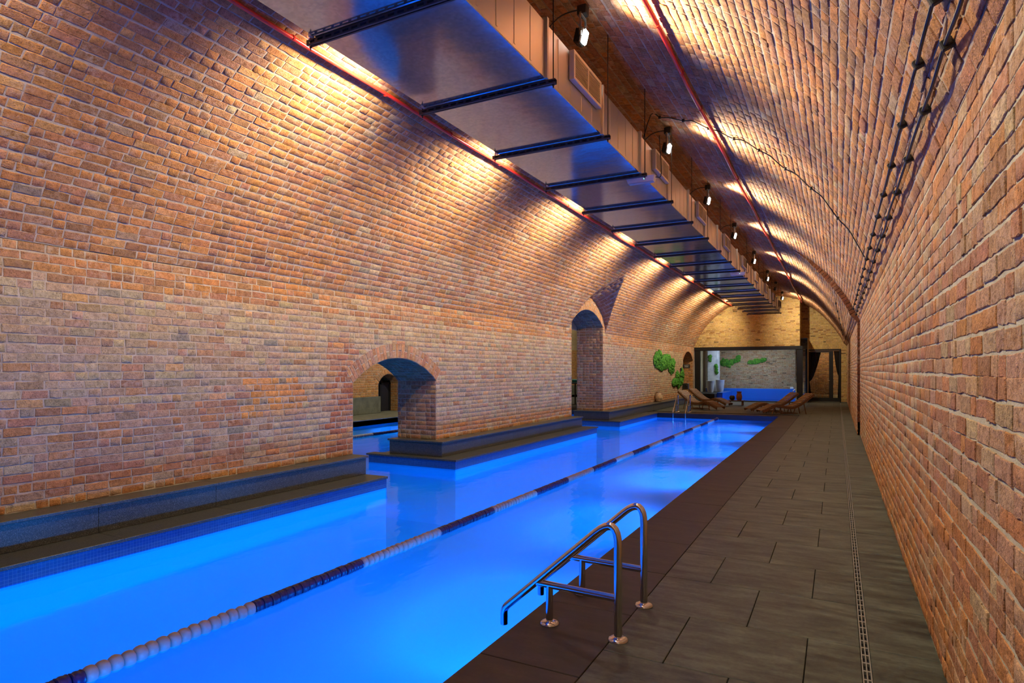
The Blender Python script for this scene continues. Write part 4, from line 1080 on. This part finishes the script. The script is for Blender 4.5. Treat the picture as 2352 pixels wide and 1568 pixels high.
# ================================================================== STAINLESS RAILS
def rounded(pts, r, n=6):
    P = [Vector(p) for p in pts]; out = [P[0]]
    for a, b, c in zip(P[:-2], P[1:-1], P[2:]):
        u = (a - b).normalized(); v = (c - b).normalized(); ang = u.angle(v); d = min(r / math.tan(ang / 2), (a - b).length * .45, (c - b).length * .45)
        p, q = b + u * d, b + v * d
        for k in range(n + 1):
            s = k / n; out.append(p * (1 - s) ** 2 + b * 2 * s * (1 - s) + q * s * s)
    return out + [P[-1]]
def pool_rail(label, loc, rz, top, reach, zbar, drop, name='handrail', group=None, R=.0245, short=.46):
    """post with a bend at the top, slope down to the water, a level bar and a short second post"""
    t = thing(name, label, 'handrail', loc, rz, group)
    zend = .03
    b = MB(); b.tube(rounded([(0, 0, .004), (0, 0, top), (-reach, 0, zend), (-reach, 0, drop)], .085, 8), R, 14); b.build('rail_tube', 'chrome', t, True)
    xb = -reach * (top - zbar) / (top - zend)
    b = MB(); b.tube([(-.005, 0, zbar), (xb + .01, 0, zbar)], R * .92, 14); b.build('level_bar', 'chrome', t, True)
    b = MB(); b.tube([(-short, 0, .004), (-short, 0, zbar)], R * .92, 14); b.build('short_post', 'chrome', t, True)
    for x in (0, -short):
        b = MB(); b.lathe([(.062, .0), (.062, .006), (.052, .018), (.032, .024), (.026, .026)], 24, (x, 0, 0)); b.build('floor_flange', 'chrome', t, True)
    return t
pool_rail('polished steel handrail nearest the camera at the pool edge', (-1.15, 3.54, .001), math.radians(-4), .745, .80, .245, -.075, group='handrail pair at the near pool edge')
pool_rail('second polished steel handrail, just beyond the nearest one', (-1.163, 4.14, .001), math.radians(-4), .745, .80, .245, -.075, group='handrail pair at the near pool edge')
pool_rail('left chrome ladder rail at the far end of the pool', (-5.44, 24.15, .001), PI / 2, .74, .85, .26, -.7, 'ladder_rail', 'ladder rails at the far pool edge', .021, .30)
pool_rail('right chrome ladder rail at the far end of the pool', (-4.98, 24.15, .001), PI / 2, .74, .85, .26, -.7, 'ladder_rail', 'ladder rails at the far pool edge', .021, .30)

# ================================================================== LOUNGERS AND THE FAR DECK
def lounger_proto():
    """wave-shaped slatted lounger, head at -x, foot at +x"""
    t = thing('sun_lounger', 'x', 'sun lounger')
    prof = bez([(-.98, 0, .78), (-.74, 0, .60), (-.46, 0, .40), (-.20, 0, .29), (.08, 0, .29), (.34, 0, .36), (.56, 0, .33), (.80, 0, .22), (1.0, 0, .13)], 10)
    for s in (-1, 1):
        b = MB(); vs = []; n = len(prof)
        for i, p in enumerate(prof):
            d = (prof[min(i + 1, n - 1)] - prof[max(i - 1, 0)]).normalized(); nn = Vector((-d.z, 0, d.x))
            for o in ((s * .285 - .02, 0), (s * .285 + .02, 0), (s * .285 + .02, -.085), (s * .285 - .02, -.085)): vs.append(p + nn * o[1] + Vector((0, o[0], 0)))
        fs = [(i * 4 + j, i * 4 + (j + 1) % 4, (i + 1) * 4 + (j + 1) % 4, (i + 1) * 4 + j) for i in range(n - 1) for j in range(4)] + [(3, 2, 1, 0), tuple((n - 1) * 4 + j for j in range(4))]
        b.add(vs, fs); b.build('side_rail', 'wood', t)
        for (xa, za, xb_) in ((-.62, .45, -.44), (-.30, .27, -.44), (.50, .30, .62), (.30, .30, .22)):
            b = MB(); b.tube([(xa, s * .245, za), (xb_ if xa > 0 else xa - (.10 if xa < -.5 else -.08), s * .245, .0)], .02, 4); b.build('leg', 'wood', t)
    seg = [0.0]
    for a, c in zip(prof[:-1], prof[1:]): seg.append(seg[-1] + (c - a).length)
    L = seg[-1]; k = 25; arr = np.array([[p.x, p.z] for p in prof])
    sl = MB(); sl.box(-.033, .033, -.262, .262, .001, .019, .003); me = sl.mesh('slat', 'wood')
    for i in range(k):
        q = .04 + (L - .08) * i / (k - 1); x, z = np.interp(q, seg, arr[:, 0]), np.interp(q, seg, arr[:, 1]); x2, z2 = np.interp(q + .02, seg, arr[:, 0]), np.interp(q + .02, seg, arr[:, 1])
        inst('slat', me, t, (x, 0, z), (0, -math.atan2(z2 - z, x2 - x), 0))
    b = MB(); b.box(-.40, .26, -.225, -.195, .02, .05); b.box(-.40, .26, .195, .225, .02, .05); b.box(-.40, -.37, -.195, .195, .02, .05); b.build('stretcher', 'wood', t)
    return t
LG = lounger_proto()
for i, (x, y, rz, lab) in enumerate([(-4.95, 26.1, -.42, 'front one of the two wooden slatted loungers on the left, behind the ladder'), (-5.1, 29.1, -.42, 'rear one of the two wooden slatted loungers on the left, backrest before the window'),
                                     (-1.71, 24.8, PI + .54, 'front one of the two wooden slatted loungers on the right, backrest near the door'), (-2.26, 25.75, PI + .54, 'rear one of the two wooden slatted loungers on the right, before the hot pool')]):
    o = LG if i == 0 else copy_tree(LG); o.location = (x, y, .001); o.rotation_euler = (0, 0, rz + (.03 if i % 2 else -.02)); o.scale = (.95, .95, .95); o['label'] = lab; o['group'] = 'wooden loungers on the far deck'
t = thing('low_table', 'low dark slatted table between the loungers', 'table', (-4.1, 29.9, .001))
for i in range(6): b = MB(); b.box(-.34, .34, -.22 + i * .075, -.155 + i * .075, .20, .225, .003); b.build('slat', 'wood', t)
for sx in (-1, 1):
    for sy in (-1, 1): b = MB(); b.box(sx * .28 - .025, sx * .28 + .025, sy * .17 - .025, sy * .17 + .025, 0, .2); b.build('leg', 'wood', t)
def pot(name, label, cat, prof, loc, m, n=24, s=1.):
    b = MB(); b.lathe([(r * s, z * s) for r, z in prof], n); o = b.build(name, m, None, True, loc); return tag(o, label, cat)
vase = [(.07, 0), (.10, .02), (.125, .10), (.13, .18), (.115, .26), (.095, .31), (.09, .35), (.115, .385), (.118, .40), (.10, .40), (.08, .36)]
pot('amphora_vase', 'terracotta vase standing on the low table in front of the hot pool', 'vase', vase, (-3.97, 29.9, .226), 'terracotta')
pot('lantern_bowl', 'small dark round bowl beside the terracotta vase on the low table', 'bowl', [(.05, 0), (.10, .03), (.125, .10), (.115, .17), (.085, .21), (.07, .19)], (-4.28, 29.92, .226), 'dark_pot')
jar = thing('clay_jar', 'rounded tan clay jar with lugs on the granite ledge left of the ladder', 'jar', (-6.57, 25.6, ZU + .001))
b = MB(); b.lathe([(.08, 0), (.12, .02), (.15, .10), (.16, .17), (.15, .25), (.115, .33), (.085, .37), (.08, .40), (.095, .42), (.095, .43), (.07, .43), (.065, .38)], 24); b.build('jar_body', 'tan_clay', jar, True)
b = MB(); b.tube(bez([(.085, 0, .39), (.14, 0, .40), (.15, 0, .34), (.125, 0, .31)], 5), .012, 8); b.build('lug', 'tan_clay', jar, True)
b = MB(); b.tube(bez([(-.085, 0, .39), (-.14, 0, .40), (-.15, 0, .34), (-.125, 0, .31)], 5), .012, 8); b.build('lug', 'tan_clay', jar, True)
b = MB()
for k in range(24):
    a = 2 * PI * k / 24; b.lathe([(.004, -.004), (.012, 0), (.004, .004)], 6, (.157 * math.cos(a), .157 * math.sin(a), .16))
o = b.build('bead_band', 'tan_clay', jar); o['kind'] = 'stuff'

def moss_patch(label, blobs, origin, ax, up, nrm, seed, n=260, sz=.055):
    """cushions of moss on a wall: many small tufts over the outline given by overlapping ellipses"""
    rr = random.Random(seed); b = MB(); ax, up, nrm = Vector(ax), Vector(up), Vector(nrm)
    A0 = [(math.cos(a), math.sin(a)) for a in np.linspace(0, 2 * PI, 7)[:-1]]
    tot = sum(p[2] * p[3] for p in blobs)
    for (cx_, cy_, w, h) in blobs:
        for _ in range(int(n * w * h / tot)):
            a = rr.random() * 2 * PI; q = math.sqrt(rr.random()); u = cx_ + w * q * math.cos(a); v = cy_ + h * q * math.sin(a)
            dpt = .035 + .10 * (1 - q * q) * min(1, min(w, h) / .2); r = sz * rr.uniform(.6, 1.3); c = ax * u + up * v
            vs = []
            for f, d in ((1.0, .0), (1.15, dpt * .45), (.8, dpt * .85)):
                for ca, sa in A0: vs.append(c + ax * (r * f * ca * rr.uniform(.8, 1.2)) + up * (r * f * sa * rr.uniform(.8, 1.2)) + nrm * (d + .004))
            vs.append(c + nrm * (dpt + .02) - up * r * .3); m = 6
            fs = [(i * m + j, i * m + (j + 1) % m, (i + 1) * m + (j + 1) % m, (i + 1) * m + j) for i in range(2) for j in range(m)] + [(2 * m + j, 2 * m + (j + 1) % m, 3 * m) for j in range(m)] + [tuple(range(m))[::-1]]
            b.add(vs, fs)
    o = b.build('moss_patch', 'moss', None, False, origin); return tag(o, label, 'moss', 'moss patches on the walls')
LEFTW = ((0, 1, 0), (0, 0, 1), (1, 0, 0)); BACKW = ((1, 0, 0), (0, 0, 1), (0, -1, 0))
moss_patch('large bright green moss patch on the left brick wall', [(-1.35, .08, .45, .30), (-1.0, .28, .4, .2), (-.55, -.05, .75, .30), (.15, .02, .7, .28), (.55, .2, .5, .14), (1.15, -.15, .55, .24), (1.5, -.02, .35, .18), (1.3, -.32, .4, .14)], (XL + .012, 27.15, 1.95), *LEFTW, 1, 520, .075)
moss_patch('tall pronged green moss patch beside the small niche', [(-.65, -.18, .42, .17), (.0, -.12, .48, .24), (-.1, .12, .26, .22), (.85, .15, .24, .36), (.6, -.15, .36, .18), (.1, -.36, .2, .10)], (XL + .012, 29.62, 1.2), *LEFTW, 2, 380, .06)
YB = Y1 + 4.6
moss_patch('small green moss patch high on the marble column', [(0, .06, .09, .13), (.0, -.1, .07, .09)], (-6.47, YB - 1.403, 2.28), *BACKW, 3, 70, .04)
moss_patch('slim green moss patch lower on the marble column', [(0, .13, .08, .14), (.02, -.1, .08, .16)], (-6.13, YB - 1.403, 1.66), *BACKW, 4, 80, .04)
moss_patch('long curved green moss patch on the hot pool wall by the column', [(-.35, -.05, .22, .2), (-.1, -.08, .28, .15), (.2, .03, .22, .11), (.45, .16, .12, .16), (-.1, -.25, .1, .1)], (-5.55, YB - .012, 2.12), *BACKW, 5, 230, .055)
moss_patch('slim leaf shaped green moss patch in the middle of the hot pool wall', [(-.28, -.05, .2, .10), (.05, -.02, .28, .12), (.38, .09, .16, .09)], (-4.12, YB - .012, 2.12), *BACKW, 6, 150, .05)
urn = [(.12, 0), (.15, .01), (.19, .2), (.215, .45), (.225, .62), (.235, .64), (.235, .66), (.205, .66), (.19, .55)]
pot('planter_urn', 'tall white tapered planter at the foot of the marble column', 'planter', urn, (-5.86, YB - 1.75, .362), 'white_planter', 24, 1.05)
pot('planter_urn', 'white planter behind the left edge of the big window', 'planter', urn, (-6.28, YB - 2.4, .362), 'white_planter', 24, .98)
t = thing('grab_rail', 'chrome grab rail on the right edge of the hot pool', 'handrail', (-1.62, Y1 + 2.0, .4))
b = MB(); b.tube(rounded([(.0, .0, .0), (.0, .0, .42), (-.45, .0, .1), (-.45, .0, -.3)], .08), .022, 10); b.build('rail_tube', 'chrome', t, True)
b = MB(); b.lathe([(.06, 0), (.06, .006), (.03, .02)], 16); b.build('floor_flange', 'chrome', t, True)
for p, lab in (((-2.25, YB - .2, .551), 'small white box on the back edge of the hot pool'), ((-1.75, YB - .2, .78), 'small white box on the wall over the hot pool rail')):
    b = MB(); b.box(-.09, .09, -.06, .06, 0, .11, .015); tag(b.build('wall_box', 'white_plastic', None, False, p), lab, 'box')
# sign, speaker and switch by the niche
t = thing('hanging_sign', 'small black sign with pale lettering hung in the niche mouth', 'sign', (XL + .004, 30.84, 1.70))
T = Matrix.Identity(4)
b = MB(); b.box(0, .03, .0, .34, 0, .19, .004); 
t.rotation_euler = (0, 0, math.radians(-62)); b.build('sign_board', 'sign_black', t)
for k, (a0, a1, z) in enumerate(((.05, .29, .128), (.08, .26, .088), (.06, .28, .048))):
    b = MB(); q = a0
    while q < a1:
        wd = random.uniform(.012, .03); b.box(.0301, .032, q, min(q + wd, a1), z, z + .022); q += wd + .008
    b.build('lettering', 'sign_print', t)
b = MB(); b.box(0, .05, -.05, .05, -.09, .09, .008); tag(b.build('wall_switch', 'black_metal', None, False, (XL + .01, 30.3, 1.62)), 'tiny dark switch box on the left wall just before the niche', 'switch')
t = thing('speaker_box', 'dark boxy speaker on the wall under the niche sign', 'speaker', (XL + .16, 30.86, .66))
b = MB(); b.box(-.145, .12, -.13, .13, .0, .30, .02); b.build('cabinet', 'dark_pot', t)
b = MB(); b.lathe([(.09, -.1305), (.09, -.136), (.075, -.144), (.04, -.136)], 20, (0, 0, .15), axis='y'); b.build('driver', 'black_metal', t, True)
